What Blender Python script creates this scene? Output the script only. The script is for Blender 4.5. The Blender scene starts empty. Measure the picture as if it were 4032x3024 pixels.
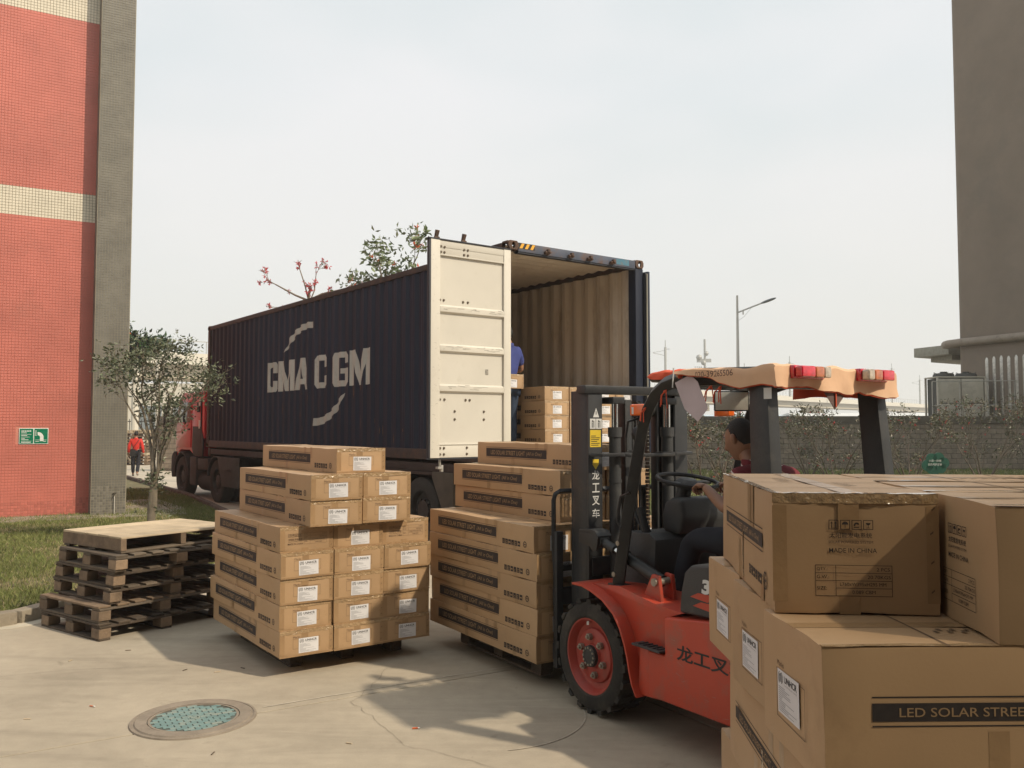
import bpy, bmesh, math, random
from mathutils import Vector, Matrix, noise
R = random.Random(7)
rad = math.radians
sc = bpy.context.scene
col = sc.collection

# ---------------------------------------------------------------- camera, sky, sun, exposure
cam_d = bpy.data.cameras.new('camera'); cam = bpy.data.objects.new('camera', cam_d); col.objects.link(cam)
cam.location = (0, 0, 1.75); cam.rotation_euler = (rad(90) + 0.0487, 0, 0)
cam_d.sensor_width = 36; cam_d.lens = 36 * 3430 / 4032; cam_d.clip_start = .05; cam_d.clip_end = 3000
sc.camera = cam
SUN = Vector((.885, -.465, .96)).normalized()          # towards the sun
sun_az = math.atan2(SUN.x, SUN.y); sun_el = math.asin(SUN.z)
w = bpy.data.worlds.new('World'); sc.world = w; w.use_nodes = True
nt = w.node_tree; nt.nodes.clear()
sky = nt.nodes.new('ShaderNodeTexSky'); sky.sky_type = 'NISHITA'; sky.sun_disc = False
sky.sun_elevation = sun_el; sky.sun_rotation = sun_az; sky.air_density = 1.0; sky.dust_density = 6.0; sky.ozone_density = 1.0
hs = nt.nodes.new('ShaderNodeHueSaturation'); hs.inputs['Saturation'].default_value = .45
# thin high haze: evens the sky towards a pale grey-white with a soft cloud structure
tc = nt.nodes.new('ShaderNodeTexCoord'); mp = nt.nodes.new('ShaderNodeMapping'); mp.inputs['Scale'].default_value = (1.1, 1.1, 2.6)
nz = nt.nodes.new('ShaderNodeTexNoise'); nz.inputs['Scale'].default_value = 1.6; nz.inputs['Detail'].default_value = 3
hz = nt.nodes.new('ShaderNodeMixRGB'); hz.inputs[1].default_value = (7.3, 8.05, 8.2, 1); hz.inputs[2].default_value = (9.0, 9.05, 9.1, 1)
sep = nt.nodes.new('ShaderNodeSeparateXYZ'); mr = nt.nodes.new('ShaderNodeMapRange'); mr.inputs[1].default_value = 0; mr.inputs[2].default_value = .36
wm = nt.nodes.new('ShaderNodeMixRGB'); wm.inputs[1].default_value = (8.7, 8.55, 7.95, 1)   # warm haze low, cool above
mx = nt.nodes.new('ShaderNodeMixRGB'); mx.inputs[0].default_value = .82
bg = nt.nodes.new('ShaderNodeBackground'); bg.inputs[1].default_value = .112; wo = nt.nodes.new('ShaderNodeOutputWorld')
L = nt.links.new
L(sky.outputs[0], hs.inputs['Color']); L(hs.outputs[0], mx.inputs[1]); L(tc.outputs['Generated'], mp.inputs[0]); L(mp.outputs[0], nz.inputs['Vector'])
L(tc.outputs['Generated'], sep.inputs[0]); L(sep.outputs['Z'], mr.inputs[0]); L(mr.outputs[0], wm.inputs[0])
nr = nt.nodes.new('ShaderNodeMapRange'); nr.inputs[1].default_value = .36; nr.inputs[2].default_value = .66; L(nz.outputs[0], nr.inputs[0]); L(nr.outputs[0], hz.inputs[0]); L(hz.outputs[0], wm.inputs[2]); L(wm.outputs[0], mx.inputs[2]); L(mx.outputs[0], bg.inputs[0]); L(bg.outputs[0], wo.inputs[0])
sd = bpy.data.lights.new('sun', 'SUN'); sd.energy = 3.7; sd.angle = rad(1.4); sd.color = (1, .87, .68)
so = bpy.data.objects.new('sun', sd); col.objects.link(so); so.rotation_euler = (-SUN).to_track_quat('-Z', 'Y').to_euler(); so.location = (6, -4, 9)
sc.view_settings.view_transform = 'Standard'; sc.view_settings.look = 'None'; sc.view_settings.exposure = 0.0; sc.view_settings.gamma = 1
sc.view_settings.use_curve_mapping = False
sc.cycles.max_bounces = 6; sc.cycles.diffuse_bounces = 3; sc.cycles.glossy_bounces = 3; sc.cycles.transparent_max_bounces = 6

# ---------------------------------------------------------------- materials
MATS = {}
def M(name, c, rough=.6, metal=0., var=.12, scale=4., bump=0., bscale=60., dirt=None, spec=.5, rnd=.06, coat=0., stretch=(1, 1, 1), emit=None, trans=0.):
    """dirt = (colour, amount 0..1, scale)"""
    if name in MATS: return MATS[name]
    m = bpy.data.materials.new(name); m.use_nodes = True; n = m.node_tree; b = n.nodes['Principled BSDF']; K = n.links.new
    b.inputs['Roughness'].default_value = rough; b.inputs['Metallic'].default_value = metal; b.inputs['Specular IOR Level'].default_value = spec
    b.inputs['Coat Weight'].default_value = coat; b.inputs['Transmission Weight'].default_value = trans
    t = n.nodes.new('ShaderNodeTexCoord'); oi = n.nodes.new('ShaderNodeObjectInfo')
    ad = n.nodes.new('ShaderNodeVectorMath'); ad.operation = 'ADD'; ml = n.nodes.new('ShaderNodeVectorMath'); ml.operation = 'SCALE'; ml.inputs[0].default_value = (37, 53, 71)
    K(oi.outputs['Random'], ml.inputs['Scale']); K(t.outputs['Object'], ad.inputs[0]); K(ml.outputs[0], ad.inputs[1])
    mp = n.nodes.new('ShaderNodeMapping'); mp.inputs['Scale'].default_value = stretch; K(ad.outputs[0], mp.inputs[0])
    nz = n.nodes.new('ShaderNodeTexNoise'); nz.inputs['Scale'].default_value = scale; nz.inputs['Detail'].default_value = 6; nz.inputs['Roughness'].default_value = .6
    K(mp.outputs[0], nz.inputs['Vector'])
    r = n.nodes.new('ShaderNodeMapRange'); r.inputs[1].default_value = .3; r.inputs[2].default_value = .7; r.inputs[3].default_value = 1 - var; r.inputs[4].default_value = 1 + var
    K(nz.outputs[0], r.inputs[0])
    r2 = n.nodes.new('ShaderNodeMapRange'); r2.inputs[3].default_value = 1 - rnd; r2.inputs[4].default_value = 1 + rnd; K(oi.outputs['Random'], r2.inputs[0])
    mm = n.nodes.new('ShaderNodeMath'); mm.operation = 'MULTIPLY'; K(r.outputs[0], mm.inputs[0]); K(r2.outputs[0], mm.inputs[1])
    vm = n.nodes.new('ShaderNodeVectorMath'); vm.operation = 'SCALE'; vm.inputs[0].default_value = c[:3]; K(mm.outputs[0], vm.inputs['Scale'])
    last = vm.outputs[0]
    if dirt:
        dn = n.nodes.new('ShaderNodeTexNoise'); dn.inputs['Scale'].default_value = dirt[2]; dn.inputs['Detail'].default_value = 8; dn.inputs['Roughness'].default_value = .7
        K(mp.outputs[0], dn.inputs['Vector'])
        dr = n.nodes.new('ShaderNodeMapRange'); dr.inputs[1].default_value = .62 - .3 * dirt[1]; dr.inputs[2].default_value = .78 - .2 * dirt[1]; dr.inputs[4].default_value = min(1, .4 + dirt[1]); K(dn.outputs[0], dr.inputs[0])
        dm = n.nodes.new('ShaderNodeMixRGB'); dm.inputs[2].default_value = (*dirt[0][:3], 1); K(dr.outputs[0], dm.inputs[0]); K(last, dm.inputs[1]); last = dm.outputs[0]
    K(last, b.inputs['Base Color'])
    if bump:
        bn = n.nodes.new('ShaderNodeTexNoise'); bn.inputs['Scale'].default_value = bscale; bn.inputs['Detail'].default_value = 4; K(mp.outputs[0], bn.inputs['Vector'])
        bb = n.nodes.new('ShaderNodeBump'); bb.inputs['Strength'].default_value = bump; bb.inputs['Distance'].default_value = .01; K(bn.outputs[0], bb.inputs['Height']); K(bb.outputs[0], b.inputs['Normal'])
    if emit:
        b.inputs['Emission Color'].default_value = (*emit[0], 1); b.inputs['Emission Strength'].default_value = emit[1]
    MATS[name] = m; return m

# ---------------------------------------------------------------- mesh builder
TXT = {}
def text_mesh(s, bold=0.):
    k = (s, bold)
    if k not in TXT:
        c = bpy.data.curves.new('t', 'FONT'); c.body = s; c.size = 1; c.offset = bold; c.resolution_u = 3
        o = bpy.data.objects.new('t', c); col.objects.link(o); dg = bpy.context.evaluated_depsgraph_get(); me = o.evaluated_get(dg).to_mesh()
        vs = [(v.co.x, v.co.y) for v in me.vertices]; fs = [tuple(p.vertices) for p in me.polygons]
        o.evaluated_get(dg).to_mesh_clear(); bpy.data.objects.remove(o); bpy.data.curves.remove(c)
        x0 = min(v[0] for v in vs); x1 = max(v[0] for v in vs); y0 = min(v[1] for v in vs); y1 = max(v[1] for v in vs)
        TXT[k] = ([((x - x0) / (x1 - x0), (y - y0) / (y1 - y0)) for x, y in vs], fs)
    return TXT[k]

class MB:
    def __init__(s): s.v = []; s.f = []; s.m = []; s.T = None
    def add(s, vs, fs, m=0):
        b = len(s.v)
        if s.T is not None: vs = [s.T @ Vector(p) for p in vs]
        s.v += [tuple(p) for p in vs]; s.f += [tuple(i + b for i in f) for f in fs]; s.m += [m] * len(fs); return s
    def box(s, x0, y0, z0, x1, y1, z1, m=0):
        return s.add([(x0, y0, z0), (x1, y0, z0), (x1, y1, z0), (x0, y1, z0), (x0, y0, z1), (x1, y0, z1), (x1, y1, z1), (x0, y1, z1)],
                     [(0, 3, 2, 1), (4, 5, 6, 7), (0, 1, 5, 4), (1, 2, 6, 5), (2, 3, 7, 6), (3, 0, 4, 7)], m)
    def prism(s, P, a0, a1, axis='x', m=0):
        n = len(P); g = {'x': lambda a, p: (a, p[0], p[1]), 'y': lambda a, p: (p[0], a, p[1]), 'z': lambda a, p: (p[0], p[1], a)}[axis]
        return s.add([g(a0, p) for p in P] + [g(a1, p) for p in P], [tuple(range(n)), tuple(range(2 * n - 1, n - 1, -1))] + [(i, (i + 1) % n, (i + 1) % n + n, i + n) for i in range(n)], m)
    def quad(s, a, b, c, d, m=0): return s.add([a, b, c, d], [(0, 1, 2, 3)], m)
    def rect(s, o, xd, yd, w, h, m=0):
        o, xd, yd = Vector(o), Vector(xd), Vector(yd); return s.quad(o, o + xd * w, o + xd * w + yd * h, o + yd * h, m)
    def tube(s, P, r, n=8, m=0, caps=True, flat=1.):
        P = [Vector(p) for p in P]; k = len(P); rs = list(r) if isinstance(r, (list, tuple)) else [r] * k
        t = (P[1] - P[0]).normalized(); a = t.orthogonal().normalized(); vs = []; fs = []
        if abs(t.z) < .9: a = Vector((0, 0, 1)).cross(t).normalized()
        for i in range(k):
            t = (P[min(i + 1, k - 1)] - P[max(i - 1, 0)]).normalized(); a = (a - t * a.dot(t)).normalized(); b = t.cross(a)
            for j in range(n):
                q = 2 * math.pi * j / n + (math.pi / 4 if n == 4 else 0); vs.append(P[i] + (a * math.cos(q) + b * math.sin(q) * flat) * rs[i])
        for i in range(k - 1):
            for j in range(n): j2 = (j + 1) % n; fs.append((i * n + j, i * n + j2, (i + 1) * n + j2, (i + 1) * n + j))
        if caps: fs += [tuple(range(n - 1, -1, -1)), tuple((k - 1) * n + j for j in range(n))]
        return s.add(vs, fs, m)
    def cyl(s, p0, p1, r, r1=None, n=12, m=0): return s.tube([p0, p1], [r, r if r1 is None else r1], n, m)
    def lathe(s, prof, c, axis='x', n=24, m=0):
        """prof: list of (radius, offset along axis)"""
        vs = []; fs = []; k = len(prof)
        for r, a in prof:
            for j in range(n):
                q = 2 * math.pi * j / n; p, u = r * math.cos(q), r * math.sin(q)
                d = {'x': (a, p, u), 'y': (p, a, u), 'z': (p, u, a)}[axis]; vs.append((c[0] + d[0], c[1] + d[1], c[2] + d[2]))
        for i in range(k - 1):
            for j in range(n): j2 = (j + 1) % n; fs.append((i * n + j, i * n + j2, (i + 1) * n + j2, (i + 1) * n + j))
        return s.add(vs, fs, m)
    def sph(s, c, r, n=12, m=0):
        r = (r, r, r) if not isinstance(r, (tuple, list)) else r; vs = []; k = n // 2 + 1; fs = []
        for i in range(k):
            a = math.pi * i / (k - 1)
            for j in range(n):
                q = 2 * math.pi * j / n; vs.append((c[0] + r[0] * math.sin(a) * math.cos(q), c[1] + r[1] * math.sin(a) * math.sin(q), c[2] + r[2] * math.cos(a)))
        for i in range(k - 1):
            for j in range(n): j2 = (j + 1) % n; fs.append((i * n + j, (i + 1) * n + j, (i + 1) * n + j2, i * n + j2))
        return s.add(vs, fs, m)
    def text(s, t, o, xd, yd, w, h, m=0, bold=0., shear=0.):
        vs, fs = text_mesh(t, bold); o, xd, yd = Vector(o), Vector(xd), Vector(yd)
        return s.add([o + xd * (x * w + shear * y * h) + yd * y * h for x, y in vs], fs, m)
    def arc(s, c, xd, yd, r0, r1, a0, a1, n=12, m=0):
        c, xd, yd = Vector(c), Vector(xd), Vector(yd); vs = []
        for i in range(n + 1):
            q = rad(a0 + (a1 - a0) * i / n); d = xd * math.cos(q) + yd * math.sin(q); vs += [c + d * r0, c + d * r1]
        return s.add(vs, [(2 * i, 2 * i + 1, 2 * i + 3, 2 * i + 2) for i in range(n)], m)
    def frame(s, o, xd, yd, w, h, t, m=0):
        o, xd, yd = Vector(o), Vector(xd), Vector(yd)
        s.rect(o, xd, yd, w, t, m); s.rect(o + yd * (h - t), xd, yd, w, t, m); s.rect(o + yd * t, xd, yd, t, h - 2 * t, m); s.rect(o + xd * (w - t) + yd * t, xd, yd, t, h - 2 * t, m); return s
    def strip(s, o, xd, yd, w, h, nx=1, ny=1, jit=0., m=0):
        o, xd, yd = Vector(o), Vector(xd), Vector(yd); nn = xd.cross(yd).normalized(); vs = []
        for j in range(ny + 1):
            for i in range(nx + 1): vs.append(o + xd * w * i / nx + yd * h * j / ny + nn * R.uniform(-jit, jit))
        return s.add(vs, [(j * (nx + 1) + i, j * (nx + 1) + i + 1, (j + 1) * (nx + 1) + i + 1, (j + 1) * (nx + 1) + i) for j in range(ny) for i in range(nx)], m)
    def mesh(s, name, mats, bevel=0., smooth=True, seg=2, recalc=True, ang=35):
        me = bpy.data.meshes.new(name); me.from_pydata(s.v, [], s.f)
        for i, p in enumerate(me.polygons): p.material_index = s.m[i]
        for mt in mats: me.materials.append(mt)
        if bevel or recalc:
            b = bmesh.new(); b.from_mesh(me)
            if recalc: bmesh.ops.recalc_face_normals(b, faces=b.faces)
            if bevel:
                es = [e for e in b.edges if len(e.link_faces) == 2 and e.calc_face_angle(0) > rad(30)]
                bmesh.ops.bevel(b, geom=es, offset=bevel, segments=seg, affect='EDGES', clamp_overlap=True, profile=.6)
            b.to_mesh(me); b.free()
        if smooth:
            me.shade_smooth() if hasattr(me, 'shade_smooth') else None
            me.set_sharp_from_angle(angle=rad(ang))
        return me

def link(name, me, parent=None, loc=(0, 0, 0), rz=0., rot=None):
    o = bpy.data.objects.new(name, me); col.objects.link(o); o.location = loc; o.rotation_euler = rot if rot else (0, 0, rz)
    if parent is not None: o.parent = parent
    return o
def part(name, mb, mats, parent, bevel=0., **k):
    lk = {q: k.pop(q) for q in ('loc', 'rz', 'rot') if q in k}; lab = k.pop('label', None); kind = k.pop('kind', None)
    o = link(name, mb.mesh(name, mats if isinstance(mats, (list, tuple)) else [mats], bevel, **k), parent, **lk)
    if lab: o['label'] = lab
    if kind: o['kind'] = kind
    return o
def tag(o, label, cat, group=None):
    o['label'] = label; o['category'] = cat
    if group: o['group'] = group
    return o
def thing(name, label, cat, loc=(0, 0, 0), rz=0., group=None): return tag(link(name, None, None, loc, rz), label, cat, group)
def struct(o): o['kind'] = 'structure'; return o
def copy_tree(o, parent=None):
    c = o.copy(); col.objects.link(c); c.parent = parent
    for k in [k for k in col.objects if k.parent is o]: copy_tree(k, c)
    return c
def fr(x0, y0, yaw):
    u = Vector((math.sin(yaw), math.cos(yaw), 0)); v = Vector((u.y, -u.x, 0))
    return lambda a, b, c=0.: Vector((x0, y0, 0)) + v * a + u * b + Vector((0, 0, c))
X, Y, Z = Vector((1, 0, 0)), Vector((0, 1, 0)), Vector((0, 0, 1))
FY, CY, SY = -.5563, -.6399, -.6145            # headings of forklift, container lorry and the carton stack
FW = fr(.1615, 5.8729, FY); CW = fr(-.0417, 11.1002, CY); SW = fr(-1.6115, 6.1168, SY)
# ================================================================= ground, lawns, kerbs
def concrete(name, c, patch=.16):
    m = bpy.data.materials.new(name); m.use_nodes = True; n = m.node_tree; b = n.nodes['Principled BSDF']; K = n.links.new
    b.inputs['Roughness'].default_value = .88; b.inputs['Specular IOR Level'].default_value = .25
    g = n.nodes.new('ShaderNodeNewGeometry'); last = None
    def nz(scale, det=6, vec=None, dist=0.):
        t = n.nodes.new('ShaderNodeTexNoise'); t.inputs['Scale'].default_value = scale; t.inputs['Detail'].default_value = det; t.inputs['Distortion'].default_value = dist; t.inputs['Roughness'].default_value = .62
        K(vec or g.outputs['Position'], t.inputs['Vector']); return t.outputs[0]
    def mrange(x, a, b_, c_, d):
        r = n.nodes.new('ShaderNodeMapRange'); r.inputs[1].default_value = a; r.inputs[2].default_value = b_; r.inputs[3].default_value = c_; r.inputs[4].default_value = d; K(x, r.inputs[0]); return r.outputs[0]
    def mul(a, b_): q = n.nodes.new('ShaderNodeMath'); q.operation = 'MULTIPLY'; K(a, q.inputs[0]); K(b_, q.inputs[1]); return q.outputs[0]
    mp = n.nodes.new('ShaderNodeMapping'); mp.inputs['Rotation'].default_value = (0, 0, rad(-28)); mp.inputs['Scale'].default_value = (.35, 2.2, 1); K(g.outputs['Position'], mp.inputs[0])
    v = mul(mrange(nz(.55, 5, dist=.6), .38, .68, 1.06, 1 - patch), mrange(nz(1.3, 8, mp.outputs[0], .8), .5, .72, 1.03, .83))      # patches, sweeping tyre and wash marks
    v = mul(v, mrange(nz(9, 8), .3, .7, .94, 1.06)); v = mul(v, mrange(nz(150, 3), .3, .7, .9, 1.1))
    v = mul(v, mrange(nz(3.1, 9, dist=.4), .64, .76, 1, .70)); v = mul(v, mrange(nz(22, 2), .70, .76, 1, .80)); v = mul(v, mrange(nz(2.2, 9, mp.outputs[0], 1.6), .60, .70, 1, 1.10))                                                # small dark spots
    oi = n.nodes.new('ShaderNodeObjectInfo'); v = mul(v, mrange(oi.outputs['Random'], 0, 1, .96, 1.04))
    s = n.nodes.new('ShaderNodeVectorMath'); s.operation = 'SCALE'; s.inputs[0].default_value = c; K(v, s.inputs['Scale']); K(s.outputs[0], b.inputs['Base Color'])
    bp = n.nodes.new('ShaderNodeBump'); bp.inputs['Strength'].default_value = .25; bp.inputs['Distance'].default_value = .004; K(nz(60, 5), bp.inputs['Height']); K(bp.outputs[0], b.inputs['Normal'])
    return m
m_conc = concrete('concrete_yard', (.40, .345, .265)); m_conc2 = concrete('concrete_road', (.46, .41, .33), .08)
m_joint = M('joint_fill', (.10, .085, .065), .95, var=.3, scale=20)
m_kerb = M('kerb_concrete', (.30, .255, .19), .9, var=.25, scale=6, bump=.6, bscale=40, dirt=((.10, .08, .055), .35, 3))
m_soil = M('lawn_soil', (.13, .115, .055), .95, var=.4, scale=2.5, bump=.6, bscale=25, dirt=((.13, .105, .06), .4, 1.1))
g = MB(); g.box(-900, -60, -.5, 900, 1500, -.11); ground = struct(part('ground', g, [M('ground_soil', (.25, .23, .19), .95)], None))
# concrete slabs of the yard, cast in a grid that runs with the joint in the foreground
jr = fr(-2.1607, 5.046, math.atan2(.852, .524)); yard = struct(link('yard', None))
NSX, NSY = 6, 7
for i in range(-2, 5):
    for j in range(-4, 4):
        # local b = along the foreground joint, a = across it
        b0, b1, a0, a1 = i * 5.2 - 2.3 + .007, (i + 1) * 5.2 - 2.3 - .007, j * 4.6 + .007, (j + 1) * 4.6 - .007
        P = [jr(a0, b0), jr(a1, b0), jr(a1, b1), jr(a0, b1)]
        if max(p.y for p in P) < -3 or min(p.y for p in P) > 30 or min(p.x for p in P) > 26: continue
        s = MB(); s.prism([(p.x, p.y) for p in P], -.1, 0, 'z'); part('slab', s, [m_conc], yard, .004, seg=1)
r_ = MB(); r_.box(-60, -40, -.109, 60, 140, -.02); struct(part('road', r_, [m_conc2], None))
fa = MB()                                          # far road, level with the yard, beyond the lawn kerb
fa.prism([(-60, 34), (-13.5, 30.2), (-3.8, 14.1), (-2.5, 12.0), (4, 30), (4, 90), (-60, 90)], -.0195, -.004, 'z'); struct(part('truck_road', fa, [m_conc2], None))

LA = [(-4.30, 7.60), (-4.52, 8.05), (-4.42, 8.6), (-4.15, 9.2), (-3.55, 10.6), (-3.2, 12.2), (-3.78, 13.9), (-7.8, 21.4), (-13.1, 29.6), (-30, 56), (-34, 40), (-30, 3), (-9, 4.8), (-5.2, 6.6)]
def inset(P, d):
    n = len(P); out = []
    for i in range(n):
        a, b, c = Vector(P[i - 1]), Vector(P[i]), Vector(P[(i + 1) % n]); e0 = (b - a).normalized(); e1 = (c - b).normalized()
        nn = Vector((-e0.y - e1.y, e0.x + e1.x)).normalized(); out.append(tuple(b + nn * d))
    return out
NEAR = [(-9.5, 4.05), (-5.6, 6.5), (-4.72, 7.45), (-4.40, 7.90), (-4.30, 8.4), (-4.05, 9.1), (-3.5, 10.4), (-3.2, 11.8), (-3.5, 13.0), (-3.9, 14.05)]
FAR = [(-3.9, 14.05), (-5.9, 17.7), (-7.96, 21.51), (-10.6, 25.6), (-13.28, 29.75), (-22, 43)]
LAWN = NEAR + FAR[1:] + [(-34, 43), (-34, 4.05)]
g = MB(); g.prism(LAWN, -.1, .035, 'z'); lawn = struct(part('lawn', g, [m_soil], None))
def kerb(path, w, h, mat, name, seglen, parent_name):
    root = struct(link(parent_name, None)); P = [Vector((*p, 0)) for p in path]; pts = [P[0]]
    tot = sum((P[i + 1] - P[i]).length for i in range(len(P) - 1)); k = max(1, int(tot / seglen)); acc = []
    def at(d):
        for i in range(len(P) - 1):
            l = (P[i + 1] - P[i]).length
            if d <= l or i == len(P) - 2: return P[i].lerp(P[i + 1], min(1, d / l))
            d -= l
    for i in range(k):
        a, b = at(tot * i / k), at(tot * (i + 1) / k); e = (b - a).normalized(); a = a + e * .004; b = b - e * .004; q = Vector((-e.y, e.x, 0)) * w * .5; dz = R.uniform(-.004, .004)
        s = MB(); s.add([a - q - Z * .1, b - q - Z * .1, b + q - Z * .1, a + q - Z * .1, a - q + Z * (h + dz), b - q + Z * (h + dz), b + q * .9 + Z * (h + dz), a + q * .9 + Z * (h + dz)],
                        [(0, 3, 2, 1), (4, 5, 6, 7), (0, 1, 5, 4), (1, 2, 6, 5), (2, 3, 7, 6), (3, 0, 4, 7)])
        part(name, s, [mat], root, .018)
kerb(NEAR[:-1] + [(-3.55, 13.2)], .16, .115, m_kerb, 'kerb_stone', .75, 'yard_kerb')
m_rust_kerb = M('kerb_brown', (.085, .055, .04), .9, var=.3, scale=8, bump=.4)
kerb(FAR, .12, .13, m_rust_kerb, 'kerb_stone', 1.0, 'road_kerb')
RLAWN = [(2.6, 15.6), (7.5, 14.2), (30, 9.5), (45, 12), (45, 34.3), (-11.5, 34.3)]
g = MB(); g.prism(RLAWN, -.1, .04, 'z'); struct(part('lawn', g, [M('lawn_green', (.11, .135, .04), .95, var=.35, scale=1.4, dirt=((.16, .14, .07), .3, .8))], None))
kerb([(-10.5, 33), (2.6, 15.5), (7.5, 14.1), (30, 9.4)], .14, .10, m_kerb, 'kerb_stone', 1.0, 'lawn_kerb')

# grass: short blades as real geometry
def inside(x, y, P):
    c = False; j = len(P) - 1
    for i in range(len(P)):
        if (P[i][1] > y) != (P[j][1] > y) and x < (P[j][0] - P[i][0]) * (y - P[i][1]) / (P[j][1] - P[i][1]) + P[i][0]: c = not c
        j = i
    return c
m_gr = [M('grass_a', (.13, .155, .04), .7, var=.35, scale=1.2), M('grass_b', (.19, .20, .06), .7, var=.3, scale=1.5), M('grass_dry', (.30, .25, .13), .8, var=.3, scale=2)]
def grass(poly, box, n, hmin, hmax, z0, name_label, seed, avoid=()):
    q = random.Random(seed); vs = []; fs = []; ms = []; x0, x1, y0, y1 = box
    k = 0; tries = 0
    while k < n and tries < n * 6:
        tries += 1
        y = y0 + (y1 - y0) * q.random() ** 1.5; x = q.uniform(x0, x1)
        if not inside(x, y, poly): continue
        if any(a[0] < x < a[1] and a[2] < y < a[3] for a in avoid): continue
        d = noise.noise(Vector((x * .9, y * .9, seed))) + .5 * noise.noise(Vector((x * 3, y * 3, seed + 4)))
        if q.random() < d * .9 - .05: continue
        s = 1 + .05 * (y - 8); h = q.uniform(hmin, hmax) * (1 + .35 * d * -1); a = q.uniform(0, 6.28); wd = .006 * s; lx, ly = q.uniform(-.6, .6) * h, q.uniform(-.6, .6) * h
        b = len(vs); cx, cy = math.cos(a) * wd, math.sin(a) * wd
        vs += [(x - cx, y - cy, z0), (x + cx, y + cy, z0), (x + lx * .4, y + ly * .4, z0 + h * .65), (x + lx, y + ly, z0 + h)]
        fs += [(b, b + 1, b + 2), (b, b + 2, b + 3)]
        mi = 2 if (d > .12 and q.random() < .45) or q.random() < .06 else (1 if q.random() < .5 else 0); ms += [mi, mi]; k += 1
    me = bpy.data.meshes.new('grass'); me.from_pydata(vs, [], fs); me.polygons.foreach_set('material_index', ms)
    for mm in m_gr: me.materials.append(mm)
    o = link('grass', me); tag(o, name_label, 'grass'); o['kind'] = 'stuff'; return o
grass(LAWN, (-10.5, -3.3, 5.5, 24), 150000, .03, .075, .03, 'short patchy lawn between the red tiled building and the yard kerb', 3)
grass(RLAWN, (-4, 22, 13, 34), 90000, .06, .14, .035, 'short green lawn in front of the block wall behind the forklift', 5)
g = MB(); P0 = fr(-8.17, 17.1, math.atan2(.863, .505))
g.prism([tuple(P0(a, b)[:2]) for a, b in [(.02, -9), (.95, -9), (.95, -.3), (1.0, .75), (1.05, 1.55), (-.4, 1.75), (-3, 1.6), (-3, .2), (.02, .2)]], 0, .06, 'z')
struct(part('apron', g, [M('apron_concrete', (.27, .235, .18), .9, var=.25, scale=3, bump=.4, dirt=((.10, .085, .05), .4, 2))], None, .01))

# hairline cracks and dark tyre sweeps lying on the slabs
def crack(P, wd, name, mat, q, wob=.02):
    g = MB(); vs = []; n = 40
    for k in range(n + 1):
        t = k / n * (len(P) - 1); i = min(int(t), len(P) - 2); a, b = Vector((*P[i], 0)), Vector((*P[i + 1], 0)); p = a.lerp(b, t - i); e = (b - a).normalized(); s = Vector((-e.y, e.x, 0)); p = p + s * (noise.noise(Vector((k * .35, q, 0))) * wob + noise.noise(Vector((k * 1.3, q, 3))) * wob * .4)
        ww = wd * (.5 + .5 * abs(noise.noise(Vector((k * .6, q, 7)))) * 2); vs += [p - s * ww + Z * .0041, p + s * ww + Z * .0041]
    g.add(vs, [(2 * i, 2 * i + 1, 2 * i + 3, 2 * i + 2) for i in range(n)]); struct(part(name, g, [mat], None, smooth=False, recalc=False))
m_crk = M('crack_dark', (.15, .125, .10), .95, var=.3, scale=30)
crack([(-4.2, 5.9), (-3.2, 6.35), (-2.2, 6.5), (-1.2, 7.0)], .0016, 'crack', m_crk, 1)
crack([(.2, 4.35), (-.6, 4.9), (-1.0, 5.6), (-.9, 6.4)], .0013, 'crack', m_crk, 5, .04)
crack([(-1.55, 5.52), (-.9, 5.92), (-.1, 6.40), (1.2, 7.2)], .006, 'joint_repair', M('joint_pale', (.50, .45, .36), .9, var=.3, scale=20), 9, .012)
# ================================================================= tiled building on the near left
m_redb = M('grout_red', (.60, .235, .175), .9, var=.1, scale=1.5)
m_tr = M('tile_red', (.53, .165, .125), .42, var=.13, scale=1.1, rnd=.12, spec=.5, dirt=((.42, .15, .11), .25, .8))
m_tc = M('tile_cream', (.68, .61, .48), .42, var=.08, scale=3, rnd=.08)
m_tg = M('tile_grey', (.19, .175, .145), .5, var=.22, scale=2.5, rnd=.16, dirt=((.10, .085, .07), .3, 1.2))
m_gc = M('grout_grey', (.30, .27, .20), .9, var=.15)
m_gd = M('grout_dark', (.20, .18, .12), .9, var=.15)
BY = math.atan2(.863, .505)
bl = thing('tiled_building', 'tall red mosaic tiled building with cream bands and a grey tiled corner pillar', 'building', (-8.17, 17.1, 0), -BY)
HB = 14.0
g = MB()
for z0, z1, m in ((0, 5.78, 0), (5.78, 6.36, 1), (6.36, 9.76, 0), (9.76, 10.34, 1), (10.34, HB, 0)): g.box(-8, -11, z0, -.007, .40, z1, m)
part('wall', g, [m_redb, m_gd], bl, smooth=False)
g = MB(); g.box(-.5, -.085, 0, .375, .54, HB); part('pillar', g, [m_gc], bl, smooth=False)
def bandm(z): return 1 if (5.78 < z < 6.34 or 9.76 < z < 10.32) else 0
tmesh = {}
def tile_obj(mat, sz, M4, key):
    if key not in tmesh:
        g = MB(); g.box(-.004, -sz / 2, -sz / 2, .005, sz / 2, sz / 2); tmesh[key] = g.mesh('tile', [mat], .0015, seg=1)
    o = link('tile', tmesh[key], bl); o.location = M4; o.rotation_euler = (R.uniform(-.01, .01), R.uniform(-.012, .012), R.uniform(-.012, .012)); return o
g = MB(); p = .055; s = .0485; nt_ = 0
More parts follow.
